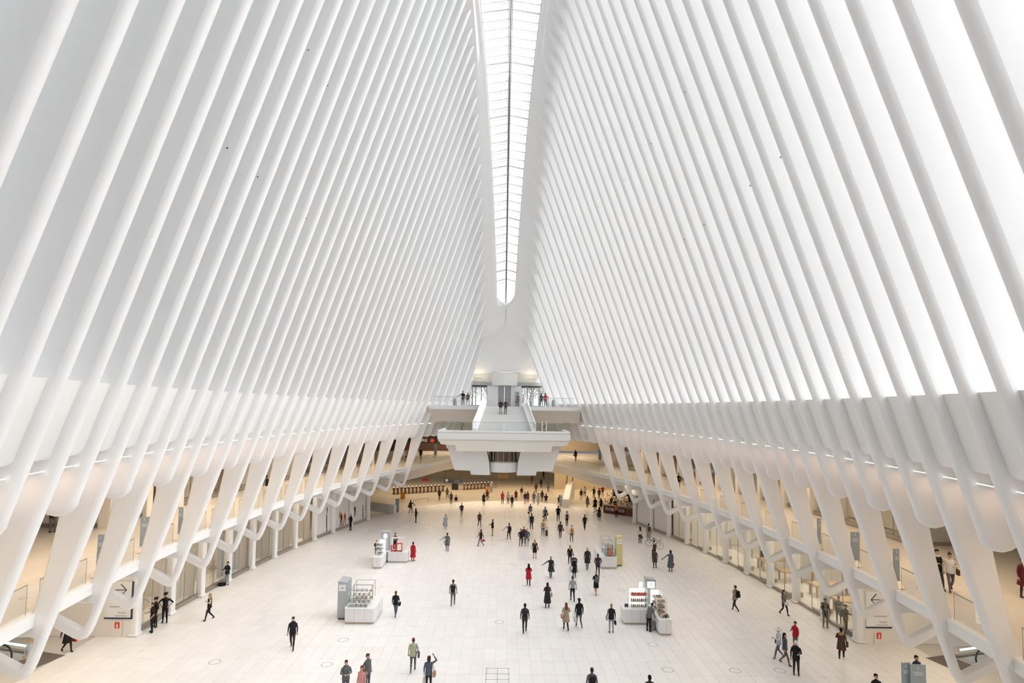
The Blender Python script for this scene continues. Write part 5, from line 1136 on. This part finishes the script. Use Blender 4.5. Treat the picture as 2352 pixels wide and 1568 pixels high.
for row in [
 # u, v, level, heading, pose, hair, top, bottom, shoes, worn, bags, what, where
 (671, 1490, 0, T + 12, 'wl h h', 'short hblk', 'blk', 'dk', 'mar', 'jacket:blk hood:blk', '', 'black hoodie and dark jeans', 'walking alone on the left floor', 1.78),
 (948, 1543, 0, A + 4, 'wr h p', 'bun hred', 'pgrn', 'grey', 'grey', 'jacket:pgrn hood:pgrn', 'shoulder:bgry:r', 'pale green jacket', 'walking away left of the floor hatch', 1.74),
 (984, 1588, 0, A - 6, 's h r', 'bob hbrn', 'bgry', 'dk', 'blk', 'jacket:bgry', 'tote:white:l shoulder:tan:r', 'slate jacket with one raised arm', 'at the lower edge', 1.70),
 (793, 1601, 0, T + 20, 's t t', 'short hbrn', 'grey', 'bgry', 'blk', 'jacket:grey hood:grey', '', 'dark grey hooded jacket', 'at the lower edge facing the viewer', 1.72),
 (829, 1614, 0, T - 30, 's h h', 'long hred', 'pink', 'lgrey', 'white', 'jacket:pink', '', 'pink jacket', 'at the lower edge, smallest of the group of three', 1.70),
 (843, 1586, 0, T + 60, 's p p', 'short hbrn', 'grey', 'bgry', 'blk', 'jacket:grey', '', 'plain grey jacket', 'standing behind the pink jacketed person', 1.76),
 (1040, 1391, 0, A, 'wr h h', 'short hbrn', 'lgrey', 'grey', 'grey', '', 'backpack:blk', 'grey shirt and grey jeans', 'walking away on the left centre floor', 1.80),
 (908, 1416, 0, A - 8, 'wl h g', 'bun hred', 'blk', 'bgry', 'grey', 'jacket:blk', 'shoulder:blk:r', 'black jacket and grey leggings', 'beside the nearest left kiosk', 1.66),
 (480, 1424, 0, Lf + 35, 'wl g h', 'long hbld', 'cream', 'blk', 'blk', 'jacket:blk', 'hand:white:r', 'black cardigan over cream top', 'striding before the left shops', 1.68),
 (378, 1430, 0, T + 10, 's k k', 'pcap blk', 'blk', 'blk', 'blk', 'tee', '', 'dark police uniform with hands on hips', 'by the left shop window', 1.84),
 (348, 1452, 0, T - 50, 's p t', 'short hbrn', 'blk', 'blk', 'blk', 'tee', '', 'dark police uniform without a cap', 'nearest the left sign wall', 1.76),
 (356, 1440, 0, T - 30, 's h t', 'pcap blk', 'blk', 'blk', 'blk', 'tee', '', 'dark police uniform and peaked cap', 'behind the bare headed officer', 1.78),
 (521, 1343, 0, T - 15, 's t t', 'short hblk', 'navy', 'lgrey', 'blk', 'jacket:navy', 'phone:blk:r', 'navy sweater and grey trousers', 'looking down beside the left shop glass', 1.76),
 (805, 1217, 0, T - 40, 's h t', 'short hgry', 'blk', 'blk', 'blk', 'jacket:blk', '', 'black suit', 'before the white printed hoarding', 1.80),
 (153, 1497, 0, Rt - 20, 'wl f b', 'short hblk', 'blk', 'dk', 'blk', 'coat:blk', 'hand:red:l', 'black coat', 'walking by the left corner escalator', 1.66),
 (66, 1545, 0, T, 's h h', 'bob hbld', 'lblue', 'cream', 'org', '', '', 'pale blue shirt', 'at the left corner escalator', 1.70),
 (1027, 1265, 0, A + 4, 'wl o h', 'short hblk', 'grey', 'grey', 'dk', 'coat:grey', 'shoulder:pgrn:l', 'swinging grey coat', 'walking away on the left floor', 1.72),
 (1104, 1254, 0, Lf + 25, 'wr b f', 'long hbrn', 'dk', 'grey', 'dk', 'jacket:dk scarf:red', 'hand:red:l', 'dark jacket and red scarf', 'crossing the middle floor', 1.68),
 (1060, 1187, 0, T + 10, 'wr p p', 'short hred', 'navy', 'kha', 'brn', 'jacket:navy', '', 'navy jacket and khaki trousers', 'walking towards the viewer', 1.74),
 (1023, 1215, 0, T - 15, 's t h', 'bob hbld', 'lblue', 'lblue', 'cream', 'longcoat:lblue bare', 'hand:lgrey:r', 'pale blue dress', 'standing on the far left floor', 1.68),
 (1101, 1210, 0, T + 20, 'wl h h', 'short hgry', 'brn', 'grey', 'dk', 'jacket:brn', '', 'dark brown jacket and grey trousers', 'walking towards the viewer', 1.76),
 (1131, 1230, 0, Lf + 10, 's t t', 'short hblk', 'blk', 'kha', 'kha', 'jacket:blk', 'phone:blk:l', 'black jacket and khaki trousers', 'holding a phone', 1.76),
 (955, 1200, 0, Rt, 's t t', 'long hblk', 'blk', 'blk', 'blk', 'jacket:blk', 'hand:white:r', 'all black with long dark hair', 'standing on the far left floor', 1.70),
 (943, 1179, 0, A - 20, 'wr h o', 'short hblk', 'dk', 'dk', 'blk', 'jacket:dk', 'shoulder:blk:l', 'dark suit', 'walking past the thin metal handrail', 1.74),
 (1009, 1149, 3, A, 'wl h h', 'short hblk', 'dk', 'dk', 'blk', 'jacket:dk', '', 'dark clothes', 'walking to the long turnstile row', 1.74),
 (1036, 1158, 0, A, 's h h', 'short hblk', 'brn', 'blk', 'blk', 'jacket:brn', '', 'brown jacket', 'near the black ticket booth', 1.76),
 (1027, 1145, 3, A - 10, 'wr h h', 'bob hblk', 'olive', 'dk', 'blk', 'jacket:olive', '', 'olive jacket', 'just behind the brown jacketed person', 1.72),
 (1111, 1160, 0, T, 'wl p h', 'long hblk', 'blk', 'blk', 'blk', 'coat:blk', '', 'black coat', 'before the orange sandwich board', 1.74),
 (1119, 1150, 3, A, 'wr h h', 'short hblk', 'dk', 'brn', 'blk', 'jacket:dk', 'hand:blk:r', 'dark jacket', 'beside the short turnstile row', 1.70),
 (1154, 1157, 0, A + 10, 's p h', 'short hblk', 'red', 'blk', 'blk', 'jacket:red', '', 'bright red jacket', 'standing at the curved floor edge', 1.80),
 (1167, 1157, 0, A - 10, 's h h', 'short hblk', 'lgrey', 'blk', 'blk', 'jacket:lgrey', '', 'light grey jacket', 'right of the bright red jacket', 1.74),
 (1176, 1165, 0, T, 'wr h h', 'bob hbrn', 'blk', 'blk', 'blk', 'jacket:blk', '', 'black jacket', 'walking towards the viewer from the floor edge', 1.70),
 (1185, 1150, 3, T, 's h h', 'long hblk', 'mar', 'mar', 'blk', 'coat:mar', '', 'dark red coat', 'on the far side of the floor edge', 1.70),
 (1198, 1142, 3, A, 'wl h h', 'short hblk', 'brn', 'kha', 'blk', 'jacket:brn', '', 'brown top and khaki trousers', 'in the far crowd', 1.72),
 (1206, 1158, 0, A, 'wr h h', 'short hblk', 'blk', 'purp', 'blk', 'jacket:blk', '', 'black jacket and purple trousers', 'in the far crowd', 1.78),
 (1212, 1154, 0, A - 10, 's h h', 'bob hbrn', 'mar', 'dk', 'blk', 'coat:mar', '', 'dark red coat', 'at the front of the far crowd', 1.66),
 (1222, 1112, 3, A, 'wl h h', 'short hblk', 'plum', 'brn', 'blk', 'jacket:plum', '', 'plum jacket', 'farthest back under the pylon', 1.74),
 (1231, 1132, 3, A, 's h h', 'short hblk', 'mar', 'dk', 'blk', 'jacket:mar', '', 'deep red jacket', 'deep in the far passage', 1.74),
 (1243, 1121, 3, A, 'wr h h', 'short hblk', 'blk', 'blk', 'blk', 'jacket:blk', 'shoulder:blk:l', 'black jacket and black trousers', 'deep in the far passage', 1.80),
 (1259, 1131, 3, A, 'wl h h', 'short hblk', 'grey', 'brn', 'blk', 'jacket:grey', '', 'grey jacket and brown trousers', 'deep in the far passage', 1.78),
 (1226, 1157, 0, A, 's h h', 'short hbrn', 'bgry', 'bgry', 'blk', 'jacket:bgry', '', 'slate jacket', 'in the middle of the far crowd', 1.76),
 (1236, 1160, 0, A, 'wr h h', 'bob hbrn', 'lgrey', 'brn', 'brn', 'coat:lgrey', '', 'pale coat over brown trousers', 'in the middle of the far crowd', 1.74),
 (1245, 1153, 0, A, 's h h', 'long hblk', 'dk', 'dk', 'blk', 'jacket:dk', '', 'dark jacket', 'in the right part of the far crowd', 1.76),
 (1254, 1156, 0, A, 'sit t t', 'short hblk', 'blk', 'blk', 'blk', 'jacket:blk', '', 'black jacket sitting low', 'at the right end of the far crowd', 1.9),
 (1218, 1188, 0, A + 15, 'wl h h', 'short hgry', 'grey', 'lgrey', 'grey', 'jacket:grey', 'hand:blk:l', 'grey jacket and light trousers', 'walking to the far crowd', 1.74),
 (1285, 1160, 0, A, 'sit t t', 'long hblk', 'blk', 'brn', 'blk', 'jacket:blk', '', 'black top sitting', 'at the foot of the sloping stair parapet', 1.9),
 (1252, 1198, 0, A - 8, 'wr h h', 'short hblk', 'bgry', 'dk', 'blk', 'jacket:bgry', 'hand:blk:l shoulder:blk:r', 'slate blazer and dark trousers', 'walking away', 1.80),
 (1282, 1196, 0, A, 's p p', 'short hred', 'blk', 'blk', 'blk', 'jacket:blk', '', 'black suit', 'standing tall with hands in pockets', 1.86),
 (1221, 1216, 0, A + 6, 'wl h h', 'short hred', 'navy', 'dk', 'blk', 'jacket:navy', '', 'navy suit', 'walking away right of the purple top', 1.84),
 (1302, 1208, 0, A, 'wr h h', 'short hbrn', 'white', 'dk', 'blk', '', 'backpack:plum', 'white shirt and dark trousers', 'walking away', 1.76),
 (1343, 1217, 0, A + 8, 'wr h p', 'short hblk', 'blk', 'blk', 'blk', 'jacket:blk', '', 'black jacket and black trousers', 'walking alone on the right floor', 1.76),
 (1376, 1197, 0, A - 5, 'wl o h', 'long hblk', 'dk', 'dk', 'lgrey', 'coat:dk', 'shoulder:grey:l', 'dark coat and dark leggings', 'before the cafe counter', 1.74),
 (1169, 1239, 0, A + 15, 'wl o h', 'bun hblk', 'purp', 'dk', 'blk', '', 'backpack:blk', 'purple top', 'walking away in the middle floor', 1.72),
 (1247, 1229, 0, A, 's h h', 'bun hbld', 'white', 'jean', 'blk', 'jacket:white', 'backpack:org case:brn:r', 'white jacket and jeans', 'pulling a small case', 1.72),
 (1287, 1236, 0, A, 'wr h h', 'short hblk', 'plum', 'brn', 'dk', 'jacket:plum', 'shoulder:mar:r', 'plum jacket and brown trousers', 'walking away', 1.78),
 (1313, 1245, 0, A, 'wl h h', 'short hgry', 'white', 'grey', 'blk', '', 'backpack:org', 'white shirt and grey trousers', 'walking away', 1.78),
 (1196, 1254, 0, T + 8, 's h p', 'short hbrn', 'dk', 'grey', 'dk', 'jacket:navy', '', 'navy jacket and grey trousers', 'leftmost of the three standing close together', 1.72),
 (1210, 1254, 0, T - 8, 's p h', 'short hgry', 'navy', 'kha', 'kha', 'jacket:bgry', 'hand:grey:l', 'slate jacket and khaki trousers', 'rightmost of the three standing close together', 1.74),
 (1203, 1248, 0, T, 's h h', 'short hred', 'mar', 'dk', 'dk', 'jacket:mar', '', 'dark red jacket', 'middle of the three standing close together', 1.72),
 (1228, 1282, 0, A, 's h h', 'long hbld', 'dk', 'blk', 'blk', 'skirt:blk bare', 'shoulder:tan:r', 'black dress with bare legs', 'walking away in the middle floor', 1.74),
 (1214, 1345, 0, A, 'wl g t', 'long hblk', 'red', 'blk', 'blk', 'coat:red', 'hand:bgry:l', 'bright red coat', 'walking away in the centre', 1.70),
 (1265, 1327, 0, A + 4, 'wr o h', 'short hbld', 'dk', 'dk', 'blk', 'coat:dk', 'hand:bgry:r', 'open dark coat', 'walking away with a briefcase', 1.74),
 (1309, 1296, 0, A, 'wl h h', 'long hbld', 'blk', 'blk', 'blk', 'jacket:blk', 'shoulder:tan:r', 'black jacket and black leggings', 'walking away right of centre', 1.70),
 (1349, 1308, 0, A, 'wr h h', 'bald skin', 'dk', 'grey', 'blk', 'coat:dk', '', 'black suit and bald head', 'beside the yellow towered kiosk', 1.90),
 (1319, 1327, 0, A, 's t h', 'bob hblk', 'blk', 'blk', 'white', 'coat:blk', '', 'black dress pushing a stroller', 'in the centre', 1.40),
 (1315, 1381, 0, A, 'wl h h', 'short hbrn', 'lgrey', 'dk', 'dk', '', '', 'grey checked shirt and dark jeans', 'walking away in the centre', 1.80),
 (1373, 1322, 0, A, 's p p', 'short hblk', 'dk', 'dk', 'blk', 'jacket:plum', '', 'dark plum jacket', 'standing before the yellow towered kiosk', 1.80),
 (1369, 1366, 0, A + 10, 'wr t t', 'bun hbld', 'blk', 'blk', 'blk', 'skirt:blk bare jacket:blk', 'backpack:grey', 'black skirt and jacket', 'walking away with bare legs', 1.74),
 (1257, 1395, 0, A, 's g g', 'long hbrn', 'dk', 'blk', 'blk', 'longcoat:dk', 'shoulder:tan:r', 'long dark coat', 'standing in the centre with her back turned'.replace(' her', ''), 1.72),
 (1205, 1454, 0, A, 'wr h h', 'short hblk', 'plum', 'dk', 'tan', 'jacket:plum', 'backpack:dk', 'dark plum jacket and jeans', 'walking away in the near centre', 1.80),
 (1300, 1447, 0, A + 5, 'wl g t', 'long hred', 'kha', 'blk', 'blk', 'coat:kha', 'shoulder:pink:l', 'khaki coat and black leggings', 'beside the capped person', 1.70),
 (1330, 1442, 0, A + 12, 'wl h h', 'cap blk', 'blk', 'grey', 'white', 'jacket:blk', 'tote:white:l', 'black sweater and cap', 'carrying a white bag', 1.84),
 (1404, 1452, 0, A, 's h h', 'bun hbld', 'dk', 'lgrey', 'blk', 'jacket:blk', 'shoulder:lgrey:l hand:blk:r', 'black jacket and pale grey trousers', 'left of the lit right kiosk', 1.74),
 (1490, 1449, 0, Rt + 40, 's f f', 'short hbrn', 'grey', 'blk', 'blk', 'jacket:grey', '', 'grey hoodie stooping', 'at the lit right kiosk', 1.78, 'skin', .55),
 (1490, 1410, 0, A, 's t t', 'long hred', 'plum', 'dk', 'blk', 'jacket:plum', '', 'dark plum top', 'behind the lit right kiosk', 1.66),
 (1359, 1622, 0, A, 's h h', 'short hbrn', 'grey', 'dk', 'blk', 'jacket:grey', 'backpack:blk', 'grey top with backpack', 'at the lower edge right of the floor hatch', 1.76),
 (1492, 1640, 0, A, 's h h', 'short hblk', 'dk', 'dk', 'blk', 'jacket:dk', '', 'dark top, only the crown showing,', 'below the lit right kiosk', 1.74),
 (2014, 1636, 0, T, 's h h', 'short hblk', 'blk', 'blk', 'blk', 'jacket:blk', '', 'black top, only the crown showing,', 'left of the two lower sign pylons', 1.74),
 (1689, 1404, 0, A + 35, 'wr h f', 'short hbrn', 'kha', 'dk', 'white', 'jacket:kha', 'backpack:blk', 'tan shirt and dark trousers', 'walking away on the right floor', 1.78),
 (1801, 1412, 0, T + 25, 'wl t t', 'long hblk', 'grey', 'blk', 'blk', 'jacket:camo', 'hand:white:r', 'mottled grey jacket', 'hurrying past the right shop doors', 1.68),
 (1896, 1441, 0, T - 10, 's h t', 'cap camo', 'camo', 'camo', 'tan', 'jacket:camo', 'backpack:blk rifle:blk:r', 'mottled uniform with a rifle', 'standing left of two others in uniform', 1.86),
 (1927, 1433, 0, T - 30, 's t t', 'cap camo', 'camo', 'camo', 'tan', 'jacket:camo', 'rifle:dk:r', 'mottled uniform farthest from the viewer', 'before the right shop glass', 1.80),
 (1943, 1455, 0, T + 40, 's t p', 'cap camo', 'camo', 'camo', 'tan', 'jacket:camo', 'backpack:camo', 'mottled uniform half turned away', 'nearest the right sign wall', 1.80),
 (1933, 1514, 0, A - 35, 'wr t h', 'short hblk', 'brn', 'blk', 'white', 'coat:brn hood:tan', 'shoulder:brn:r', 'brown hooded coat', 'walking near the right shops', 1.74),
 (1829, 1550, 0, T - 20, 's t h', 'cap white', 'blk', 'dk', 'brn', 'jacket:blk', 'backpack:blk', 'black jacket and white cap', 'standing on the right near floor', 1.76),
 (1827, 1492, 0, Lf + 20, 's h t', 'short hbrn', 'red', 'grey', 'white', 'jacket:red shorts', '', 'red sweater and shorts', 'behind the white capped person', 1.62),
 (1789, 1513, 0, Lf - 10, 'wl t h', 'sunhat white', 'white', 'grey', 'kha', 'jacket:lblue', 'shoulder:navy:r', 'white sun hat', 'on the right near floor', 1.70),
 (1803, 1526, 0, T + 50, 'wr h h', 'long hblk', 'bgry', 'grey', 'brn', 'jacket:bgry', '', 'slate zip jacket', 'walking beside the sun hatted person', 1.70),
 (2107, 1588, 0, T + 10, 's h h', 'short hblk', 'navy', 'kha', 'brn', 'jacket:navy', '', 'dark jacket over a pale shirt', 'behind the two near sign pylons', 1.76),
 (1470, 1247, 0, A + 10, 's h h', 'long hblk', 'cream', 'dk', 'blk', '', 'hand:bgry:r', 'cream top and dark trousers', 'before the far right shop panels', 1.70),
 (1490, 1241, 0, A, 's h h', 'bun hblk', 'kha', 'kha', 'blk', 'longcoat:kha', 'backpack:brn', 'long khaki coat', 'before the far right shop panels', 1.78),
 (1502, 1285, 0, A, 'wl r r', 'short hblk', 'white', 'dk', 'blk', '', 'backpack:brn', 'white shirt shouldering a bicycle', 'on the right floor', 1.80),
 (1504, 1304, 0, A, 's h h', 'bun hbrn', 'brn', 'blk', 'blk', 'coat:brn', '', 'brown jacket and black leggings', 'just before the bicycle carrier', 1.64),
 (1540, 1312, 0, A + 10, 's o h', 'bob hblk', 'bgry', 'dskin', 'brn', 'longcoat:bgry bare', 'hand:red:r', 'long slate coat', 'on the right floor', 1.80, 'dskin'),
 (0, 0, 0, T, 's h h', 'short hblk', 'blk', 'dk', 'blk', 'jacket:blk', '', 'black clothes', 'inside the right shop among the oak tables', 1.74, 'skin', 0.0, (23.0, 51.2)),
 (0, 0, 0, Rt, 's t h', 'short hbrn', 'white', 'grey', 'blk', '', '', 'white shirt and grey trousers', 'inside the left shop behind the glass', 1.74, 'skin', 0.0, (-23.4, 39.6)),
 (0, 0, 0, A - 20, 's h h', 'short hblk', 'red', 'red', 'blk', 'longcoat:red', '', 'long red coat', 'at the cross shaped left kiosk', 1.68, 'dskin', 0.0, (-8.35, 52.0)),
 (0, 0, 0, T, 's t t', 'short hbrn', 'dk', 'dk', 'blk', 'jacket:dk', '', 'dark jacket', 'behind the starred grey kiosk tower', 1.80, 'skin', 0.0, (-10.55, 55.0)),
 (0, 0, 0, A, 's t h', 'bald skin', 'blk', 'dk', 'blk', 'jacket:blk', '', 'black top and bare head', 'left of the starred grey kiosk tower', 1.70, 'skin', 0.0, (-11.75, 52.6)),
 (1416, 1188, 0, A + 20, 's t h', 'bob hbld', 'org', 'dk', 'blk', '', '', 'orange top', 'standing before the cafe counter', 1.72),
 (1461, 1184, 0, A, 'sit t t', 'short hblk', 'blk', 'dk', 'blk', '', '', 'black top sitting', 'at the right end of the cafe counter', 1.74),
 (1404, 1163, 0, A + 30, 'sit t t', 'long hbrn', 'brn', 'dk', 'blk', 'jacket:brn', '', 'brown top sitting', 'behind the left part of the cafe counter', 1.74),
 (1412, 1168, 0, T, 'sit t t', 'short hblk', 'plum', 'dk', 'blk', 'jacket:plum', '', 'plum top sitting', 'just behind the cafe counter', 1.74),
 (1446, 1158, 0, T, 'sit t t', 'short hblk', 'blk', 'dk', 'blk', 'jacket:blk', '', 'black jacket sitting', 'at the back right of the cafe', 1.80),
 (1421, 1147, 0, Lf, 'sit t t', 'short hblk', 'dk', 'dk', 'blk', 'jacket:dk', '', 'dark jacket sitting', 'at the back left of the cafe', 1.74),
 (1335, 1149, 0, A, 's h h', 'long hblk', 'blk', 'kha', 'tan', 'jacket:blk', '', 'black jacket and beige trousers', 'on the warm far right floor', 1.74),
 (1343, 1143, 0, A, 'wl h h', 'short hbrn', 'cream', 'brn', 'blk', '', '', 'cream shirt and brown trousers', 'on the warm far right floor', 1.78),
 (1349, 1166, 0, A, 'wr h h', 'long hbrn', 'grey', 'dk', 'blk', 'coat:grey', 'hand:blk:r', 'grey coat and long hair', 'on the warm far right floor', 1.68),
 (1364, 1145, 0, A, 's o h', 'short hblk', 'blk', 'dk', 'blk', 'jacket:blk', '', 'black sweater', 'on the warm far right floor', 1.76),
 (1367, 1173, 0, A, 's h h', 'short hblk', 'blk', 'blk', 'blk', 'coat:blk', 'hand:blk:l', 'black overcoat', 'walking to the cafe passage', 1.84),
 (1376, 1147, 0, A, 'wr h h', 'short hblk', 'dk', 'dk', 'blk', 'jacket:dk', '', 'dark jacket', 'left of the red jacketed person by the cafe', 1.74),
 (1384, 1141, 0, T, 's k k', 'short hbrn', 'red', 'kha', 'brn', 'jacket:red', '', 'red jacket and tan trousers', 'at the back of the cafe passage', 1.76),
 (1380, 1172, 0, A, 's h h', 'long hblk', 'dk', 'mar', 'blk', 'skirt:mar', 'backpack:navy', 'dark top and dark red skirt', 'at the left end of the cafe counter', 1.70),
 (1310, 1140, 0, A - 30, 's f f', 'short hblk', 'blk', 'blk', 'blk', 'jacket:blk', '', 'black jacket leaning', 'over the sloping stair parapet', 1.76, 'skin', .3),
 (1248, 1101, 3, A, 's h h', 'short hblk', 'dk', 'dk', 'blk', '', '', 'dark trousers, only legs showing,', 'under the right stair pylon', 1.74),
 (1282, 1100, 3, A, 'wl h h', 'short hblk', 'brn', 'brn', 'blk', '', '', 'brown trousers, only legs showing,', 'under the right stair pylon', 1.74),
 (1047, 1163, -1.45, A, 's h h', 'short hblk', 'blk', 'blk', 'blk', 'jacket:blk', '', 'black jacket, head and shoulders showing', 'beyond the curved floor edge', 1.74),
 # gallery
 (2155, 1353, 1, T - 10, 'wl t t', 'short hblk', 'white', 'jean', 'navy', 'jacket:blk', 'phone:blk:r', 'black jacket and jeans', 'on the right gallery looking at a phone', 1.82),
 (2184, 1358, 1, T - 25, 'wr t h', 'bun hbrn', 'cream', 'grey', 'mar', 'jacket:white', 'shoulder:brn:l', 'white jacket', 'walking on the right gallery', 1.74),
 (120, 1222, 1, Rt - 60, 's t t', 'short hblk', 'blk', 'grey', 'blk', 'jacket:blk', '', 'black jacket and grey jeans', 'on the near left gallery', 1.80),
 (149, 1216, 1, A, 's h h', 'short hblk', 'blk', 'blk', 'blk', 'jacket:blk', '', 'black suit', 'on the near left gallery, partly hidden', 1.80),
 (4, 1236, 1, A, 's h h', 'short hblk', 'blk', 'blk', 'blk', 'jacket:blk', '', 'black coat', 'at the left edge of the gallery', 1.80),
 (612, 1141, 1, Rt + 20, 's h t', 'short hblk', 'blk', 'lgrey', 'white', 'skirt:white jacket:blk', '', 'black top and white skirt', 'on the left gallery behind its railing', 1.76),
 (1559, 1126, 1, T + 10, 's h t', 'short hblk', 'blk', 'lgrey', 'blk', 'jacket:blk', '', 'black jacket and pale trousers', 'leaning by the right gallery railing', 1.76),
 (1941, 1174, 1, A, 's h h', 'short hblk', 'dk', 'blk', 'blk', '', '', 'black trousers, only legs showing', 'on the right gallery', 1.74),
 (1322, 1059, 1, A - 20, 'wl h h', 'short hblk', 'blk', 'brn', 'dk', 'jacket:blk', 'shoulder:brn:l', 'black sweater and brown trousers', 'crossing the far right gallery', 1.76),
 (966, 1057, 1, T, 'wl h h', 'short hblk', 'blk', 'olive', 'dk', 'jacket:blk', '', 'black jacket and olive trousers', 'crossing the far left gallery', 1.76),
 (934, 1060, 1, T, 's h h', 'short hblk', 'camo', 'dk', 'blk', 'jacket:camo', '', 'mottled jacket', 'on the far left gallery between the ribs', 1.76),
 (2352, 1372, 1, T, 's h h', 'short hbrn', 'mar', 'plum', 'mar', 'coat:mar', '', 'dark red coat', 'at the right edge of the gallery', 1.74),
 # street platform and stair
 (0, 0, 2, T, 's h o', 'short hblk', 'blk', 'grey', 'dk', 'jacket:blk', '', 'black sweater with arm stretched out', 'on the street platform', 1.84, 'skin', 0.0, (-5.45, 70.4)),
 (0, 0, 2, T, 's t h', 'long hbrn', 'brn', 'lgrey', 'dk', 'jacket:brn', '', 'brown jacket', 'leaning on the street platform railing', 1.66, 'skin', 0.0, (-4.85, 70.4)),
 (0, 0, 2, T, 's h h', 'cap dk', 'lgrey', 'grey', 'dk', 'jacket:grey', 'hand:dk:r', 'grey jacket', 'by the information stand', 1.78, 'skin', 0.0, (1.45, 73.0)),
 (0, 0, 2, A, 's h h', 'bob hbld', 'cream', 'pink', 'cream', 'coat:cream', '', 'cream coat', 'by the right street doors', 1.60, 'skin', 0.0, (2.3, 77.0)),
 (0, 0, 2, A, 's h h', 'short hblk', 'dk', 'grey', 'blk', 'jacket:dk', '', 'dark jacket', 'at the right railing of the street platform', 1.70, 'skin', 0.0, (4.35, 71.0)),
 (0, 0, 2, A, 's h k', 'short hblk', 'red', 'grey', 'blk', 'jacket:red', '', 'red jacket', 'at the right railing of the street platform', 1.74, 'skin', 0.0, (4.85, 71.0)),
 (0, 0, 14.0, A, 'wl h h', 'short hbrn', 'lgrey', 'grey', 'blk', 'jacket:lgrey', '', 'light grey jacket', 'outside beyond the right doors', 1.74, 'skin', 0.0, (3.6, 84.0)),
 (0, 0, 13.1, T - 8, 's h t', 'short hbrn', 'dk', 'lgrey', 'blk', 'jacket:dk', '', 'dark jacket and light trousers', 'standing on the stair, left of the pair', 1.74, 'skin', 0.0, (-.75, 67.05)),
 (0, 0, 13.1, T + 8, 's t p', 'short hbrn', 'plum', 'grey', 'blk', 'jacket:plum', '', 'dark plum jacket', 'standing on the stair, right of the pair', 1.76, 'skin', 0.0, (-.15, 67.05)),
]:
    person(*row)
# bag on the floor, bicycle, stroller
m = MB(); m.loft([[(x * math.cos(a), y * math.sin(a), z) for a in [2 * math.pi * j / 14 for j in range(14)]] for x, y, z in ((.26, .14, 0), (.30, .17, .06), (.29, .16, .18), (.22, .10, .26), (.08, .04, .28))])
q = m.build('floor_bag', pm('blk'), loc=at(510, 1345), rz=.4, smooth=60, label='black bag lying at the feet of the navy sweatered person', cat='bag')
m = MB(); m.tube([(-.12, 0, .26), (-.08, 0, .36), (.08, 0, .36), (.12, 0, .26)], .015, 6); m.build('handle', pm('blk'), q)
p = at(1502, 1285)
bk = empty('bicycle', (p.x + .05, p.y - .05, 1.42), R(18), label='black road bicycle carried on a shoulder on the right floor', cat='bicycle')
bk.rotation_euler = (R(10), R(12), R(-15))
def wheel(cx):
    m = MB(); n = 22; R0 = .33
    m.loft([[(cx + (R0 + .014 * math.cos(b)) * math.cos(a), .014 * math.sin(b), (R0 + .014 * math.cos(b)) * math.sin(a)) for b in [k * math.pi / 2 for k in range(4)]] for a in [2 * math.pi * j / n for j in range(n + 1)]], cap=False)
    w = m.build('wheel', RUB, bk, smooth=60)
    m = MB()
    for j in range(10): a = j * math.pi / 5; m.tube([(cx, 0, 0), (cx + R0 * math.cos(a), 0, R0 * math.sin(a))], .004, 4)
    m.tube([(cx, -.04, 0), (cx, .04, 0)], .02, 8); m.build('spokes', STEEL, w)
wheel(-.5); wheel(.5)
m = MB(); bb, st_, hd_ = (-.05, 0, -.02), (-.17, 0, .46), (.36, 0, .48)
for a, b in ((bb, st_), (bb, hd_), (st_, hd_), ((-.5, 0, 0), bb), ((-.5, 0, 0), st_), ((.5, 0, 0), hd_)): m.tube([a, b], .016, 6)
m.build('frame', DARK, bk, smooth=50)
m = MB(); m.tube([(.36, 0, .48), (.38, 0, .58)], .014, 6); m.tube([(.48, -.2, .50), (.46, -.2, .6), (.38, -.19, .6), (.38, .19, .6), (.46, .2, .6), (.48, .2, .50)], .012, 6); m.build('handlebar', DARK, bk)
m = MB(); m.tube([(-.30, 0, .56), (-.17, 0, .56), (-.05, 0, .56)], [.05, .04, .015], 8); m.build('saddle', RUB, bk, smooth=60)
m = MB(); m.lathe([(.09, -.01), (.09, .01)], n=14); m.v = [(x - .05, z, y - .02) for x, y, z in m.v]; m.tube([(-.05, .04, -.02), (.06, .04, -.14)], .01, 6); m.tube([(-.05, -.04, -.02), (-.16, -.04, .10)], .01, 6); m.build('crank', STEEL, bk)
p = at(1319, 1313)
sr = empty('stroller', (p.x, p.y + .3, 0), 0, label='black hooded stroller in the centre of the floor', cat='stroller')
m = MB(); m.lathe([(.28, .72), (.32, .85), (.30, 1.0), (.2, 1.1), (.0, 1.14)], n=14); m.build('hood', pm('plum'), sr, smooth=60)
m = MB(); m.box(-.2, .2, -.25, .3, .42, .78); m.build('seat', pm('blk'), sr, bevel=.06)
m = MB()
for x in (-.24, .24): m.tube([(x, -.45, 1.02), (x, -.3, .7), (x, .4, .12)], .015, 6); m.tube([(x, -.35, .12), (x, .1, .6)], .015, 6)
m.tube([(-.24, -.45, 1.02), (.24, -.45, 1.02)], .018, 6); m.build('frame', STEEL, sr)
for x in (-.26, .26):
    for y in (-.35, .42): m = MB(); m.lathe([(.11, -.02), (.11, .02)], n=14); m.v = [(x + z, y + a, .115 + b) for a, b, z in m.v]; m.build('wheel', RUB, sr)
